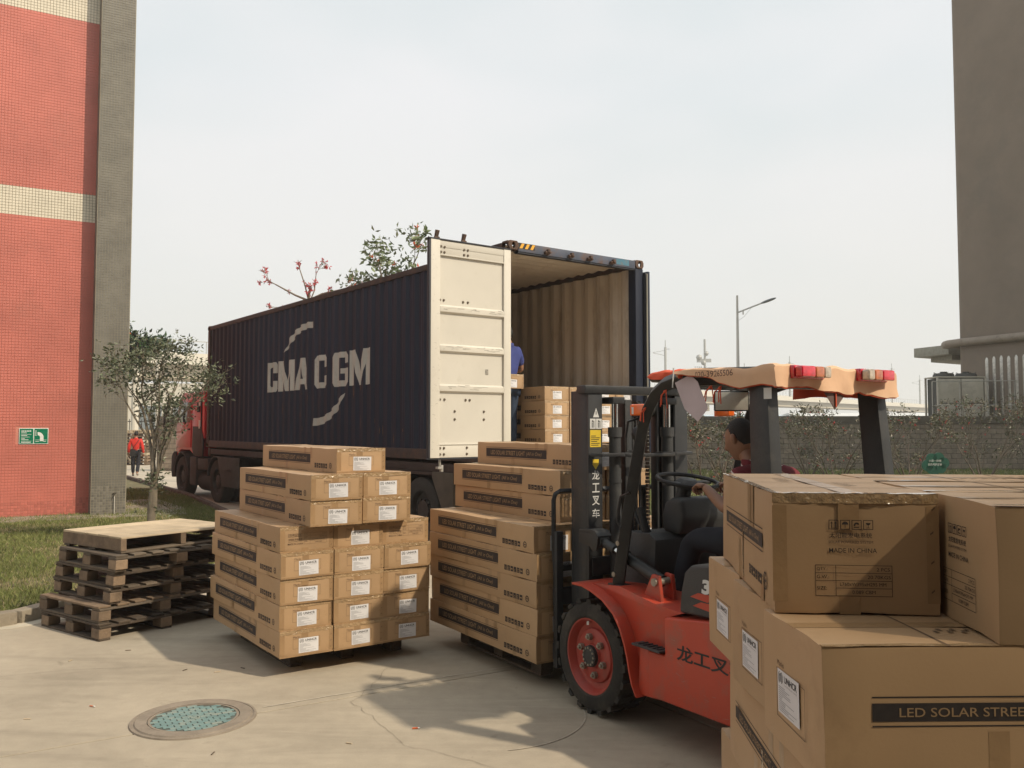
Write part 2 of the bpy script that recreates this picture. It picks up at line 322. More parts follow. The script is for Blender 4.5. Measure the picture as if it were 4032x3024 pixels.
for j in range(int(10.9 / p)):
    z = .075 + j * p
    for i in range(int(4.4 / p)):
        y = -.115 - i * p
        if -1.30 - .03 < y < -.80 and 1.40 < z < 1.74: continue
        if j < 6 and i < 31 and nt_ < 160: tile_obj(m_tr, s, (-.004, y, z), 'r'); nt_ += 1; continue
        dx = R.uniform(-.0008, .0008); g.box(-.009, y - s / 2, z - s / 2, dx, y + s / 2, z + s / 2, bandm(z))
part('wall_tiles', g, [m_tr, m_tc], bl, smooth=False, recalc=False, kind='stuff')
g = MB(); p = .0505; s = .0435; nt_ = 0
for j in range(int(10.9 / p)):
    z = .07 + j * p
    for i in range(12):
        y = -.052 + i * p
        if j < 11: tile_obj(m_tg, s, (.376, y, z), 'g'); continue
        g.box(.370, y - s / 2, z - s / 2, .3795 + R.uniform(-.0008, .0008), y + s / 2, z + s / 2, 0)
    for i in range(7):
        x = .345 - i * p
        if x > .03: g.box(x - s / 2, -.0895, z - s / 2, x + s / 2, -.080, z + s / 2, 0)
part('pillar_tiles', g, [m_tg], bl, smooth=False, recalc=False, kind='stuff')
g = MB(); g.tube([(.395, .33, .42), (.41, .33, .35), (.41, .33, .06)], .009, 6); g.tube([(.38, .33, .44), (.42, .33, .44), (.43, .31, .40)], .012, 6, 1); g.box(.385, .30, .46, .41, .36, .468, 1)
part('tap_pipe', g, [M('pipe_white', (.55, .52, .45), .5), M('brass_dark', (.10, .08, .05), .5, .6)], bl)
# green emergency-exit style sign on the red wall
def bw(y, z, x=0.): return Matrix.Translation((-8.17, 17.1, 0)) @ Matrix.Rotation(-BY, 4, 'Z') @ Vector((x, y, z))
sg = thing('safety_sign', 'green and white two-panel safety sign with a pipe symbol on the red wall', 'sign', bw(-1.055, 1.567), -BY)
m_grn = M('sign_green', (.0, .17, .085), .35, var=.04); m_wht = M('paint_white', (.72, .72, .68), .45, var=.04)
g = MB(); g.box(.0055, -.245, -.150, .012, .245, .150); part('board', g, [m_wht], sg, .002)
g = MB(); g.rect((.0127, -.235, -.140), Y, Z, .228, .28); g.rect((.0127, .007, -.140), Y, Z, .228, .28); part('panel', g, [m_grn], sg, smooth=False)
g = MB(); xx = .0134
for k in range(6): g.rect((xx, -.205 + k * .028, .085), Y, Z, .02, .022)
for k, (l, h) in enumerate(((.09, .010), (.17, .006), (.10, .011), (.14, .006), (.06, .009), (.12, .010), (.17, .006), (.16, .011))): g.rect((xx, -.208, .058 - k * .026), Y, Z, l, h)
g.arc((xx, .07, -.02), Y, Z, .035, .095, 0, 95, 12); g.rect((xx, .105, -.095), Y, Z, .06, .08); g.rect((xx, .03, .01), Y, Z, .010, .09); g.rect((xx, .02, .095), Y, Z, .03, .008); g.rect((xx, .02, .01), Y, Z, .03, .008)
g.rect((xx, .025, -.075), Y, Z, .19, .005); g.rect((xx, .03, -.105), Y, Z, .06, .009); g.rect((xx, .16, -.105), Y, Z, .05, .009); part('lettering', g, [m_wht], sg, smooth=False)

# ================================================================= brown building on the far right
m_br = M('render_brown', (.205, .165, .13), .85, var=.10, scale=.6, bump=.35, bscale=18, dirt=((.17, .142, .115), .35, .5))
m_ps = M('moulding', (.27, .225, .18), .7, var=.1, scale=2, dirt=((.14, .11, .085), .3, 3))
br = thing('brown_building', 'tall brown rendered building with rounded corner and projecting pipe moulding', 'building', (19.05, 37.3, 0), 0)
d1 = Vector((.42, -.91, 0)).normalized(); d2 = Vector((.91, .42, 0)).normalized()
P = []
rr = .45
for k in range(9):
    q = math.pi / 2 * k / 8; P.append(d1 * (rr - rr * math.sin(q)) + d2 * (rr - rr * math.cos(q)))
P = [d1 * 24] + P + [d2 * 14, d2 * 14 + d1 * 24]
g = MB(); g.prism([(p.x, p.y) for p in P], 0, 24, 'z'); part('wall', g, [m_br], br, ang=50)
g = MB()
pp = [d1 * t - d2 * .10 + Z * 5.32 for t in (24, 12, 6, 3, 1.2, .35)] + [d1 * .1 - d2 * .12 + Z * 5.31, d1 * -.25 - d2 * .14 + Z * 5.30, d1 * -.55 + d2 * .02 + Z * 5.29, d2 * .4 - d1 * .3 + Z * 5.29, d2 * 3 - d1 * .3 + Z * 5.29]
g.tube(pp, .17, 12); part('moulding', g, [m_ps], br)
g = MB(); cz = 4.93
A = [(-.45, 2.9), (2.6, 4.9), (4.2, 2.6), (.2, 1.0)]
g.prism(A, cz, cz + .42, 'z'); g.prism([(.35, 2.95), (2.5, 4.4), (3.9, 2.8), (.5, 1.3)], cz - .22, cz - .002, 'z'); part('canopy_slab', g, [M('canopy_tile', (.30, .29, .24), .7, var=.15, scale=8)], br, .01)
g = MB()
for k in range(34): a = R.uniform(.8, 9); z = R.uniform(2.5, 16); l = R.uniform(.03, .35); c = d1 * a - d2 * .004 + Z * z; g.rect(c, d1, Z, .012, l)
part('streak_marks', g, [M('streak', (.24, .2, .16), .9)], br, smooth=False, kind='stuff')

# ================================================================= block wall along the back lawn
m_blk = M('block_grey', (.235, .195, .15), .92, var=.22, scale=5, bump=.7, bscale=22, rnd=.14, dirt=((.12, .10, .08), .3, 4))
m_mor = M('mortar', (.115, .095, .075), .95, var=.2, scale=6)
wl = thing('block_wall', 'long grey block boundary wall with a dark coping behind the flowering shrubs', 'wall', (0, 34.4, 0))
g = MB(); g.box(-14, .012, 0, 40, .2, 1.86); part('mortar_bed', g, [m_mor], wl, smooth=False)
bms = []
for k in range(4):
    g = MB(); e = lambda: R.uniform(-.006, .006)
    g.add([(0 + e(), 0, 0 + e()), (.385 + e(), 0, 0 + e()), (.385 + e(), .1, 0), (0, .1, 0), (0 + e(), 0, .178 + e()), (.385 + e(), 0, .178 + e()), (.385, .1, .178), (0, .1, .178)],
          [(0, 3, 2, 1), (4, 5, 6, 7), (0, 1, 5, 4), (1, 2, 6, 5), (2, 3, 7, 6), (3, 0, 4, 7)]); bms.append(g.mesh('brick', [m_blk], .008, seg=1))
g = MB(); cnt = 0
for j in range(9):
    z = .10 + j * .195; x = -13.9 + (j % 2) * .2
    while x < 39:
        if 7.0 < x < 20.6 and cnt < 298:
            o = link('brick', R.choice(bms), wl, (x, R.uniform(-.012, .008), z)); cnt += 1
        else: g.box(x, R.uniform(-.01, .008), z, x + .385, .1, z + .178)
        x += .40
part('far_bricks', g, [m_blk], wl, kind='stuff')
g = MB()
x = -14.
while x < 40: g.box(x, -.07, 1.862, x + 2.39, .28, 2.16 + R.uniform(-.01, .01)); x += 2.4
part('coping', g, [M('coping_dark', (.105, .09, .07), .9, var=.25, scale=2, bump=.4, bscale=20)], wl, .015)
# ---------------- air-conditioning units behind the wall
m_acw = M('ac_panel', (.43, .40, .33), .55, var=.12, scale=2, dirt=((.22, .19, .15), .3, 3)); m_acd = M('ac_dark', (.05, .05, .045), .7); m_gal = M('galvanised', (.42, .40, .36), .5, .4, var=.15)
def ac(x, y, wd, lab, face=0.):
    t = thing('air_conditioning_unit', lab, 'air conditioner', (x, y, 1.75), face, 'air conditioning units behind the block wall')
    h = 1.98; dp = 1.1
    g = MB()
    for a in (0, wd - .07):
        for b in (0, dp - .07): g.box(a, b, -1.7, a + .07, b + .07, h)
    g.box(0, 0, h, wd, dp, h + .05); g.box(-.02, -.02, .0, wd + .02, dp + .02, .06); part('frame', g, [m_acw], t, .006)
    for k in range(2):
        g = MB(); a = .08 + k * (wd - .16) / 2; b = a + (wd - .16) / 2 - .03; g.box(a, .02, .10, b, .05, .92); g.box(a, .02, .96, b, .05, h - .04); part('panel', g, [m_acw], t, .008)
    g = MB(); g.box(.09, .052, .12, wd - .09, dp - .08, h - .03); part('core', g, [m_acd], t, smooth=False)
    g = MB()
    for k in range(9): b = .1 + k * (dp - .2) / 9; g.box(wd - .005, b, .5, wd + .012, b + .02, h - .1)
    for k in range(10): z = .5 + k * .14; g.box(wd - .004, .08, z, wd + .010, dp - .08, z + .02)
    part('side_grille', g, [m_acw], t)
    for k in range(2):
        g = MB(); c = (wd * (.27 + .46 * k), dp / 2, h + .05); g.lathe([(.01, .16), (.36, .15), (.40, .10), (.42, 0)], c, 'z', 20); g.lathe([(.14, .22), (.13, .13)], c, 'z', 12)
        for q in range(8): a = q * math.pi / 4; g.tube([c, (c[0] + .4 * math.cos(a), c[1] + .4 * math.sin(a), c[2] + .19)], .01, 4)
        part('fan_cowl', g, [m_acd], t)
    return t
ac(17.25, 35.3, 2.0, 'pale air conditioning unit left of the silver pipes, behind the wall')
ac(20.6, 34.95, 2.2, 'pale air conditioning unit cut by the picture edge, right of the silver pipes')
t = thing('pipe_bundle', 'row of silver insulated pipes coming down the brown wall behind the units', 'pipes', (19.55, 36.1, 0))
m_foil = M('foil', (.50, .48, .44), .32, .75, var=.25, scale=9, bump=1.0, bscale=30)
for k in range(9):
    a = d1 * (.12 + k * .36) * .9 + Vector((.1, 0, 0)); g = MB(); rr = .085 if k < 5 else .075; zt = 4.62 + (k % 3) * .02
    g.tube([a + d2 * .35 + Z * zt, a + d2 * .12 + Z * zt, a + d2 * .03 + Z * (zt - .04), a + Z * (zt - .14), a + Z * (zt - .6), a + Z * 3.2, a + Z * 2.0], rr, 10); part('pipe', g, [m_foil], t)
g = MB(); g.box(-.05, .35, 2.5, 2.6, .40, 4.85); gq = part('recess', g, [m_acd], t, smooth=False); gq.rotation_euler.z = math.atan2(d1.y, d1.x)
t = thing('guard_rail', 'thin galvanised guard rail in front of the air conditioning units', 'railing', (16.85, 34.9, 1.6))
for k in range(6): g = MB(); g.cyl((k * 1.1, 0, 0), (k * 1.1, 0, 1.95), .022, n=6); part('post', g, [m_gal], t)
for z in (1.95, .98): g = MB(); g.cyl((0, 0, z), (6, -.2, z + .05), .02, n=6); part('rail', g, [m_gal], t)

# ================================================================= elevated road far behind
m_via = M('viaduct_concrete', (.42, .37, .28), .9, var=.08, scale=.05); m_viw = M('viaduct_parapet', (.62, .58, .49), .85, var=.05, scale=.1)
va = thing('viaduct', 'long pale concrete viaduct crossing behind the lorry and the forklift', 'bridge')
path = [Vector(p) for p in ((-140, 40, 0), (-75, 72, 0), (-37, 105, 0), (0, 147, 0), (33, 196, 0), (90, 262, 0), (174, 355, 0), (330, 520, 0))]
def ribbon(mb, o0, o1, z0, z1, m=0):
    n = len(path); vs = []
    for i, p in enumerate(path):
        e = (path[min(i + 1, n - 1)] - path[max(i - 1, 0)]).normalized(); q = Vector((-e.y, e.x, 0)); vs += [p + q * o0 + Z * z0, p + q * o1 + Z * z0, p + q * o1 + Z * z1, p + q * o0 + Z * z1]
    fs = []
    for i in range(n - 1):
        for j in range(4): fs.append((i * 4 + j, i * 4 + (j + 1) % 4, (i + 1) * 4 + (j + 1) % 4, (i + 1) * 4 + j))
    mb.add(vs, fs, m)
g = MB(); ribbon(g, 0, 10, 9.3, 9.9); part('deck', g, [m_via], va, smooth=False)
g = MB(); ribbon(g, 1.2, 8.8, 7.5, 9.298); part('girder', g, [m_via], va, smooth=False)
g = MB(); ribbon(g, -.05, .25, 9.1, 10.5); ribbon(g, 9.75, 10.05, 9.1, 10.5); part('parapet', g, [m_viw], va, smooth=False)
g = MB(); ribbon(g, .05, .10, 11.9, 11.98)
for i in range(len(path) - 1):
    n = int((path[i + 1] - path[i]).length / 2)
    for k in range(n): p = path[i].lerp(path[i + 1], k / n); g.box(p.x, p.y, 10.5, p.x + .06, p.y + .06, 11.95)
part('railing', g, [m_gal], va, kind='stuff')
for i, (t, sgn) in enumerate(((.2, 1), (.9, 1), (1.6, 1), (2.35, 1), (3.0, 1), (3.7, 1), (4.3, 1), (5.1, 1), (5.8, 1))):
    k = int(t); p = path[k].lerp(path[k + 1], t - k); e = (path[k + 1] - path[k]).normalized(); q = Vector((-e.y, e.x, 0))
    g = MB(); g.tube([p + q * 5, p + q * 5 + Z * 5.6], 1.3, 12); g.box(p.x + q.x * 5 - 3, p.y + q.y * 5 - 1.5, 5.6, p.x + q.x * 5 + 3, p.y + q.y * 5 + 1.5, 7.49); part('pier', g, [m_via], va)
m_mast = M('mast_grey', (.36, .36, .34), .6, .3)
ML = [(34.6, 196, 21.2, 'grey catenary mast just right of the container edge'), (62, 232, 18.6, 'grey catenary mast right of the street lamp, shorter one'), (76, 238, 21, 'grey catenary mast above the orange canopy, taller one'), (99.5, 270, 18.3, 'grey mast above the red tail lamps, small one'), (131, 300, 23.5, 'tallest grey mast right of the orange canopy'), (149, 318, 20.5, 'grey mast between canopy and brown building')]
for x, y, h, lab in ML:
    t = thing('catenary_mast', lab, 'mast', (x, y, 9.9), 0, 'masts on the viaduct')
    g = MB(); g.cyl((0, 0, 0), (0, 0, h - 11.5), .28, n=8); g.cyl((0, 0, h - 11.5), (0, 0, h - 9.9), .1, n=6); part('pole', g, [m_mast], t)
    g = MB(); zz = h - 13.2
    g.tube([(0, 0, zz + 1), (-2.8, 0, zz + .5)], .07, 4); g.tube([(0, 0, zz - .2), (-2.8, 0, zz + .4)], .07, 4); g.tube([(0, 0, zz + 1.3), (1.1, 0, zz + 1.3)], .08, 4); part('bracket', g, [m_mast], t)
t = thing('signal_mast', 'grey lattice signal mast standing close to the container edge', 'mast', (43.5, 196, 9.9))
g = MB(); g.cyl((0, 0, 0), (0, 0, 11.5), .25, n=8)
g.box(-1.8, -.2, 6.3, 1.4, .2, 7.1); g.sph((-1.3, 0, 7.4), .7, 8); g.sph((.3, 0, 8.3), .6, 8); g.sph((-.3, 0, 6.2), .6, 8)
for k in range(4): g.cyl((-2.2 + .45 * k, 0, 0), (-2.2 + .45 * k, 0, 5.4), .07, n=4)
part('mast_frame', g, [m_mast], t)
# ---------------- street lamp
t = thing('street_lamp', 'single white street lamp with one long arm rising behind the orange canopy', 'street lamp', (11.7, 45, 0))
m_pole = M('lamp_pole', (.55, .54, .50), .45, .2)
g = MB(); g.tube([(0, 0, 0), (0, 0, 4), (0, 0, 8.55)], [.11, .09, .055], 10); part('pole', g, [m_pole], t)
g = MB(); g.tube([(0, 0, 7.65), (.5, 0, 7.85), (1.35, 0, 8.18)], .04, 8); g.tube([(0, 0, 7.2), (.35, 0, 7.45), (.75, 0, 7.93)], .012, 4); g.box(.27, -.02, 7.55, .33, .02, 7.8); part('arm', g, [m_pole], t)
g = MB(); g.T = Matrix.Translation((1.62, 0, 8.28)) @ Matrix.Rotation(rad(-20), 4, 'Y'); g.sph((0, 0, 0), (.45, .16, .075), 12); part('lamp_head', g, [M('lamp_grey', (.11, .12, .12), .4)], t)
# ---------------- sheds and far blocks behind the wall
m_blu = M('shed_roof_blue', (.42, .50, .55), .5, var=.05); m_shw = M('shed_roof_white', (.62, .62, .60), .5, var=.06); m_shd = M('shed_wall', (.33, .31, .27), .8)
for x0, x1, y, z, mm, lab in ((12, 21.5, 62, 2.55, m_blu, 'low shed with pale blue roof behind the block wall and the driver'), (24, 38, 66, 2.75, m_shw, 'low shed with white sloping roof behind the shrubs on the right'), (-2, 11.5, 70, 3.0, m_shw, 'low white shed glimpsed between mast and pillar')):
    t = thing('warehouse_shed', lab, 'shed', (x0, y, 0), 0, 'sheds behind the block wall'); g = MB(); g.box(0, 0, 0, x1 - x0, 18, z - .8); part('wall', g, [m_shd], t)
    g = MB(); g.prism([(-.6, z - .78), (9, z + .15), (18.6, z - .78), (18.6, z - .9), (-.6, z - .9)], -.3, x1 - x0 + .3, 'x'); part('roof', g, [mm], t, smooth=False)
t = thing('far_building', 'long pale low building far behind the small tree and the lorry cab', 'building', (-62, 78, 0))
g = MB(); g.box(0, 0, 0, 38, 10, 5.6); part('wall', g, [M('pale_wall', (.60, .56, .47), .85, var=.06, scale=.2)], t)
for i in range(12): g = MB(); g.box(1.2 + i * 3.05, -.03, 1.5, 3.2 + i * 3.05, .05, 3.6); part('window', g, [M('far_glass', (.20, .23, .24), .2)], t)
# ---------------- left background: fence, wrapped goods, pallets
t = thing('picket_fence', 'black metal picket fence at the end of the road behind the walking man', 'fence', (-29, 47, 0))
m_blk2 = M('fence_black', (.035, .035, .03), .6)
for k in range(70): g = MB() if k == 0 else g; g.box(k * .22, 0, .0, k * .22 + .03, .03, 2.15 + (.0 if k % 10 else .1))
part('pickets', g, [m_blk2], t, kind='stuff')
for z in (.35, 1.35, 2.0): g = MB(); g.box(0, .03, z, 15.4, .06, z + .05); part('rail', g, [m_blk2], t)
g = MB()
for k in range(3):
    tt = thing('concrete_pole', ['pale round concrete pole nearest the tiled pillar', 'slim white pole behind the walking man', 'pale pole behind the wrapped goods'][k], 'pole', [(-18.4, 42.5, 0), (-17.5, 43, 0), (-15.5, 46, 0)][k]); g = MB(); g.cyl((0, 0, 0), (0, 0, [5, 6, 5][k]), [.17, .09, .09][k], n=10); part('shaft', g, [m_viw], tt)
t = thing('wrapped_goods', 'heap of goods under crumpled grey plastic sheeting beside the walking man', 'goods', (-15.1, 38.0, 0))
g = MB(); n = 22
for j in range(n + 1):
    for i in range(n + 1):
        a, b = i / n, j / n; x = a * 4.6; y = b * 2.4; e = min(a, 1 - a, b, 1 - b) * 9; hgt = min(1, e) ** .5 * (1.15 + .35 * noise.noise(Vector((a * 3, b * 2, 1)))) + .06 * noise.noise(Vector((a * 19, b * 13, 4)))
        g.v.append((x + .1 * noise.noise(Vector((a * 9, b * 9, 2))), y, max(0, hgt)))
for j in range(n):
    for i in range(n): g.f.append((j * (n + 1) + i, j * (n + 1) + i + 1, (j + 1) * (n + 1) + i + 1, (j + 1) * (n + 1) + i)); g.m.append(0)
part('sheeting', g, [M('plastic_sheet', (.42, .41, .37), .35, var=.25, scale=2, bump=.6, bscale=9)], t)

# ================================================================= unseen building added behind the camera to dim light on the foreground cartons
wh = thing('light_blocker', 'unseen building with translucent canopy, added behind the photographer to dim the foreground cartons', 'building', (0, 0, 0))
m_wh = M('light_blocker_wall', (.22, .205, .18), .85, var=.08, scale=.5)
g = MB(); g.box(-13, -9, 0, 17, -5.2, 11.5); part('wall', g, [m_wh], wh)
for x in (-9, -2.5, 4, 10): g = MB(); g.box(x, -5.195, 0, x + 4.2, -5.12, 4.3); part('light_blocker_door', g, [m_acd], wh)
for x in (-7, -1, 5, 11): g = MB(); g.box(x, -5.195, 6.5, x + 3, -5.15, 8.3); part('window', g, [m_acd], wh)

mt = bpy.data.materials.new('sun_dimming_sheet'); mt.use_nodes = True; n = mt.node_tree; n.nodes.clear()
o_ = n.nodes.new('ShaderNodeOutputMaterial'); mx_ = n.nodes.new('ShaderNodeMixShader'); t1 = n.nodes.new('ShaderNodeBsdfTransparent'); t2 = n.nodes.new('ShaderNodeBsdfDiffuse'); t1.inputs[0].default_value = (.82, .82, .80, 1); t2.inputs[0].default_value = (.22, .21, .19, 1); mx_.inputs[0].default_value = .46
n.links.new(t1.outputs[0], mx_.inputs[1]); n.links.new(t2.outputs[0], mx_.inputs[2]); n.links.new(mx_.outputs[0], o_.inputs[0])
g = MB(); g.quad((-10, -5.19, 5.6), (14, -5.19, 5.6), (14, 1.57, 5.2), (-10, 1.57, 5.2)); part('dimming_canopy', g, [mt], wh, smooth=False)  # added out of view; lets part of the sun through onto the foreground stack
for x in range(-10, 15, 6): g = MB(); g.tube([(x, -5.19, 5.5), (x, 1.53, 5.1)], .05, 4); part('dimming_canopy_beam', g, [m_gal], wh)
# ================================================================= shipping container
m_nav = M('navy_paint', (.008, .0135, .031), .62, var=.25, scale=1.6, stretch=(1, 1, .25), dirt=((.028, .023, .024), .08, 7), bump=.15, bscale=30, spec=.35)
m_navd = M('navy_rusty', (.045, .030, .028), .7, var=.3, scale=4, dirt=((.10, .05, .03), .45, 5))
m_ins = M('inner_beige', (.62, .56, .48), .7, var=.12, scale=1.2, stretch=(1, 1, .3), dirt=((.34, .27, .20), .28, 3))
m_dw = M('door_white', (.61, .575, .50), .5, var=.05, scale=1.5, dirt=((.50, .46, .38), .12, 7))
m_rst = M('rusty_steel', (.085, .05, .035), .8, var=.35, scale=9, bump=.4, dirt=((.17, .075, .035), .4, 14))
m_hdr = M('header_paint', (.075, .09, .13), .6, var=.3, scale=3, dirt=((.12, .065, .04), .45, 6))
m_let = M('letter_white', (.46, .44, .39), .6, var=.10, scale=3, dirt=((.26, .22, .17), .22, 9))
m_yel = M('stripe_yellow', (.75, .38, .03), .5); m_bk = M('black_matt', (.015, .015, .016), .6); m_wood = M('floor_ply', (.26, .19, .12), .7, var=.2, scale=3)
m_gask = M('gasket', (.02, .022, .03), .6)
ct = thing('shipping_container', 'dark navy high container with one white door swung open, standing on the lorry trailer', 'container', CW(0, 0, 1.256), -CY)
LC, WC, HC = 12.192, 2.438, 2.896
BP = []                                        # corrugation break points (y, depth)
y = .19; k = 0
while y < 12.0:
    for dy, d in ((.075, 0), (.066, .036), (.071, .036), (.066, 0)):
        BP.append((y, 0. if (dy == .075) else (0. if d == 0 else .036))); y += dy
BP = []; y = .18; st = [(.072, 0, 0), (.068, 0, .036), (.070, .036, .036), (.068, .036, 0)]
while y < 11.95:
    for dy, d0, d1_ in st: BP.append((y, d0)); y += dy
BP.append((min(y, 12.01), 0))
def depth(y):
    if y <= BP[0][0]: return BP[0][1]
    for (a, p), (b, q) in zip(BP, BP[1:]):
        if a <= y <= b: return p + (q - p) * (y - a) / (b - a)
    return 0.
def sheet(x, sgn, z0, z1, name, mat, off=0.):
    g = MB(); n = len(BP); vs = []
    for yy, d in BP: vs += [(x + sgn * (d + off), yy, z0), (x + sgn * (d + off), yy, z1)]
    g.add(vs, [(2 * i, 2 * i + 2, 2 * i + 3, 2 * i + 1) for i in range(n - 1)]); return part(name, g, mat, ct, smooth=False, recalc=False)
sheet(.014, 1, .16, 2.80, 'side_panel', m_nav); sheet(.014, 1, .16, 2.80, 'side_lining', m_ins, .004)
sheet(WC - .014, -1, .16, 2.80, 'side_panel', m_nav); sheet(WC - .014, -1, .16, 2.80, 'side_lining', m_ins, .004)
for x0 in (0.004, WC - .064):
    g = MB(); g.box(x0, .178, 2.796, x0 + .06, 12.014, 2.884); part('top_rail', g, [m_navd], ct, .006)
    g = MB(); g.box(x0, .178, .012, x0 + .06, 12.014, .165); part('bottom_rail', g, [m_navd], ct, .008)
# roof: cross corrugated
g = MB(); vs = []; y = .2; q = 0; pts = []
while y < 12.0: pts.append((y, .02 * (q % 4 in (1, 2)))); y += (.09, .03, .09, .03)[q % 4]; q += 1
for yy, d in pts: vs += [(.064, yy, 2.872 - d), (WC - .064, yy, 2.872 - d)]
g.add(vs, [(2 * i, 2 * i + 1, 2 * i + 3, 2 * i + 2) for i in range(len(pts) - 1)]); part('roof_panel', g, [m_ins], ct, smooth=False, recalc=False)
g = MB(); g.box(.06, .15, .10, WC - .06, 12.05, .15); part('floor', g, [m_wood], ct)
g = MB(); g.box(.06, 12.05, .15, WC - .06, 12.09, 2.85); part('front_panel', g, [m_ins], ct)
for x0 in (.0, WC - .16):
    for y0 in (.012, 12.03): g = MB(); xq = x0 + (.045 if (x0 == 0 and y0 < 1) else .156); g.box(x0 + .004, y0, .118, xq, y0 + .15, 2.776); part('corner_post', g, [m_nav if y0 < 1 else m_navd], ct, .01)
def casting(x0, y0, z0):
    """hollow corner block: outer shell with oval holes"""
    g = MB(); w_, l_, h_ = .162, .178, .118; t = .028
    for a in (0, 1):
        yy = y0 + a * (l_ - t); c = (x0 + w_ / 2, z0 + h_ / 2); n = 12; O = []; I = []
        for k in range(n):
            q = 2 * math.pi * k / n + math.pi / n; s_ = max(abs(math.cos(q)) / (w_ / 2), abs(math.sin(q)) / (h_ / 2)); O.append((c[0] + math.cos(q) / s_, c[1] + math.sin(q) / s_)); I.append((c[0] + .026 * math.cos(q), c[1] + .042 * math.sin(q)))
        vs = [(p[0], yy, p[1]) for p in O] + [(p[0], yy, p[1]) for p in I] + [(p[0], yy + t, p[1]) for p in O] + [(p[0], yy + t, p[1]) for p in I]
        fs = []
        for k in range(n): k2 = (k + 1) % n; fs += [(k, k2, n + k2, n + k), (2 * n + k, 3 * n + k, 3 * n + k2, 2 * n + k2), (k, 2 * n + k, 2 * n + k2, k2), (n + k, n + k2, 3 * n + k2, 3 * n + k)]
        g.add(vs, fs)
    g.box(x0 + .001, y0 + t, z0 + .001, x0 + t, y0 + l_ - t, z0 + .03); g.box(x0 + .001, y0 + t, z0 + h_ - .03, x0 + t, y0 + l_ - t, z0 + h_ - .001); g.box(x0 + w_ - t, y0 + t, z0 + .001, x0 + w_ - .001, y0 + l_ - t, z0 + .03)
    g.box(x0 + w_ - t, y0 + t, z0 + h_ - .03, x0 + w_ - .001, y0 + l_ - t, z0 + h_ - .001)
    g.box(x0 + t, y0 + t, z0 + h_ - .02, x0 + w_ - t, y0 + l_ - t, z0 + h_ - .002); g.box(x0 + t, y0 + t, z0 + .002, x0 + w_ - t, y0 + l_ - t, z0 + .02)
    part('corner_casting', g, [m_rst], ct, .004, seg=1)
for x0 in (0, WC - .162):
    for y0 in (0, LC - .178):
        for z0 in (0, HC - .118): casting(x0, y0, z0)
g = MB(); g.box(.164, .01, 2.765, WC - .164, .13, 2.882); part('door_header', g, [m_hdr], ct, .006)
g = MB(); g.box(.164, .02, 2.745, WC - .164, .10, 2.763); part('header_gasket', g, [m_gask], ct)
g = MB(); g.box(.164, .01, .02, WC - .164, .14, .148); part('door_sill', g, [m_navd], ct, .006)
g = MB()
g.quad((.165, .0085, 2.805), (.435, .0085, 2.805), (.435, .0085, 2.878), (.165, .0085, 2.878), 1)
for k in range(3): x0 = .18 + k * .088; g.quad((x0, .0070, 2.808), (x0 + .045, .0070, 2.808), (x0 + .082, .0070, 2.874), (x0 + .037, .0070, 2.874), 0)
part('warning_stripe', g, [m_yel, m_bk], ct, smooth=False)
g = MB(); g.rect((1.9, .0085, 2.79), X, Z, .25, .085); part('label', g, [M('sticker_blue', (.06, .17, .24), .5, dirt=((.2, .13, .08), .4, 12))], ct, smooth=False)
for x0 in (.59, 1.0, 1.34, 1.77):
    g = MB(); g.box(x0, -.03, 2.775, x0 + .075, .012, 2.815); g.box(x0 + .022, -.055, 2.800, x0 + .06, -.01, 2.840); g.cyl((x0 - .01, -.03, 2.80), (x0 + .085, -.03, 2.80), .013, n=8); part('cam_keeper', g, [m_rst], ct, .004)
# white open door: outer side turned to the container flank
dr = link('open_door', None, ct)
g = MB(); g.box(-1.198, -.012, .115, -.008, -.004, 2.748); dsk = part('skin', g, [m_nav], dr)
g = MB(); g.box(-1.14, -.030, .26, -.06, -.0125, 2.56); part('panel', g, [m_dw], dr)
for x0, x1 in ((-1.200, -1.070), (-.118, -.010)): g = MB(); g.box(x0, -.062, .118, x1, -.0125, 2.745); part('stile', g, [m_dw], dr, .006)
g = MB(); g.box(-1.0695, -.050, 2.575, -.1185, -.0305, 2.744); g.box(-1.0695, -.0585, 2.560, -.1185, -.0306, 2.5745); g.box(-1.0695, -.055, 2.66, -.1185, -.0502, 2.743); part('top_rail', g, [m_dw], dr, .004)
g = MB(); g.box(-1.0695, -.046, .120, -.1185, -.0305, .272); g.box(-1.0695, -.056, .2725, -.1185, -.0306, .285); part('lower_rail', g, [m_dw], dr, .004)
for z in (1.856, 1.381, .898):
    g = MB(); g.prism([(-.0306, z), (-.062, z + .022), (-.062, z + .085), (-.0306, z + .110)], -1.0695, -.1185, 'x'); part('rib', g, [m_dw], dr, .004)
m_bolt = M('bolt_rust', (.13, .10, .07), .6, .3)
for xb, zb in [(-1.005, 2.665), (-1.005, 2.60), (-.72, 2.665), (-.665, 2.665), (-.72, 2.60), (-.665, 2.60), (-1.055, 2.67), (-1.055, 2.6), (-1.0, 2.02), (-1.055, 2.02), (-.72, 2.02), (-.65, 2.02), (-.985, .817), (-1.05, .817), (-.68, .817), (-.62, .817), (-.838, .677), (-.407, .677), (-.838, .58), (-.407, .58),
               (-1.0, .235), (-1.055, .235), (-.67, .235), (-1.0, .16), (-1.055, .16), (-.67, .16)]:
    yy = -.0505 if zb > 2.5 else (-.0465 if zb < .3 else -.0305)
    g = MB(); g.cyl((xb, yy + .002, zb), (xb, yy - .012, zb), .017, .012, n=10); part('bolt', g, [m_bolt], dr)
g = MB(); g.box(-1.235, -.066, 2.7455, -.006, -.002, 2.762); g.box(-1.235, -.05, .1, -.006, -.004, .1145); g.box(-1.222, -.058, .115, -1.2005, -.004, 2.745); part('gasket', g, [m_gask], dr, .003)
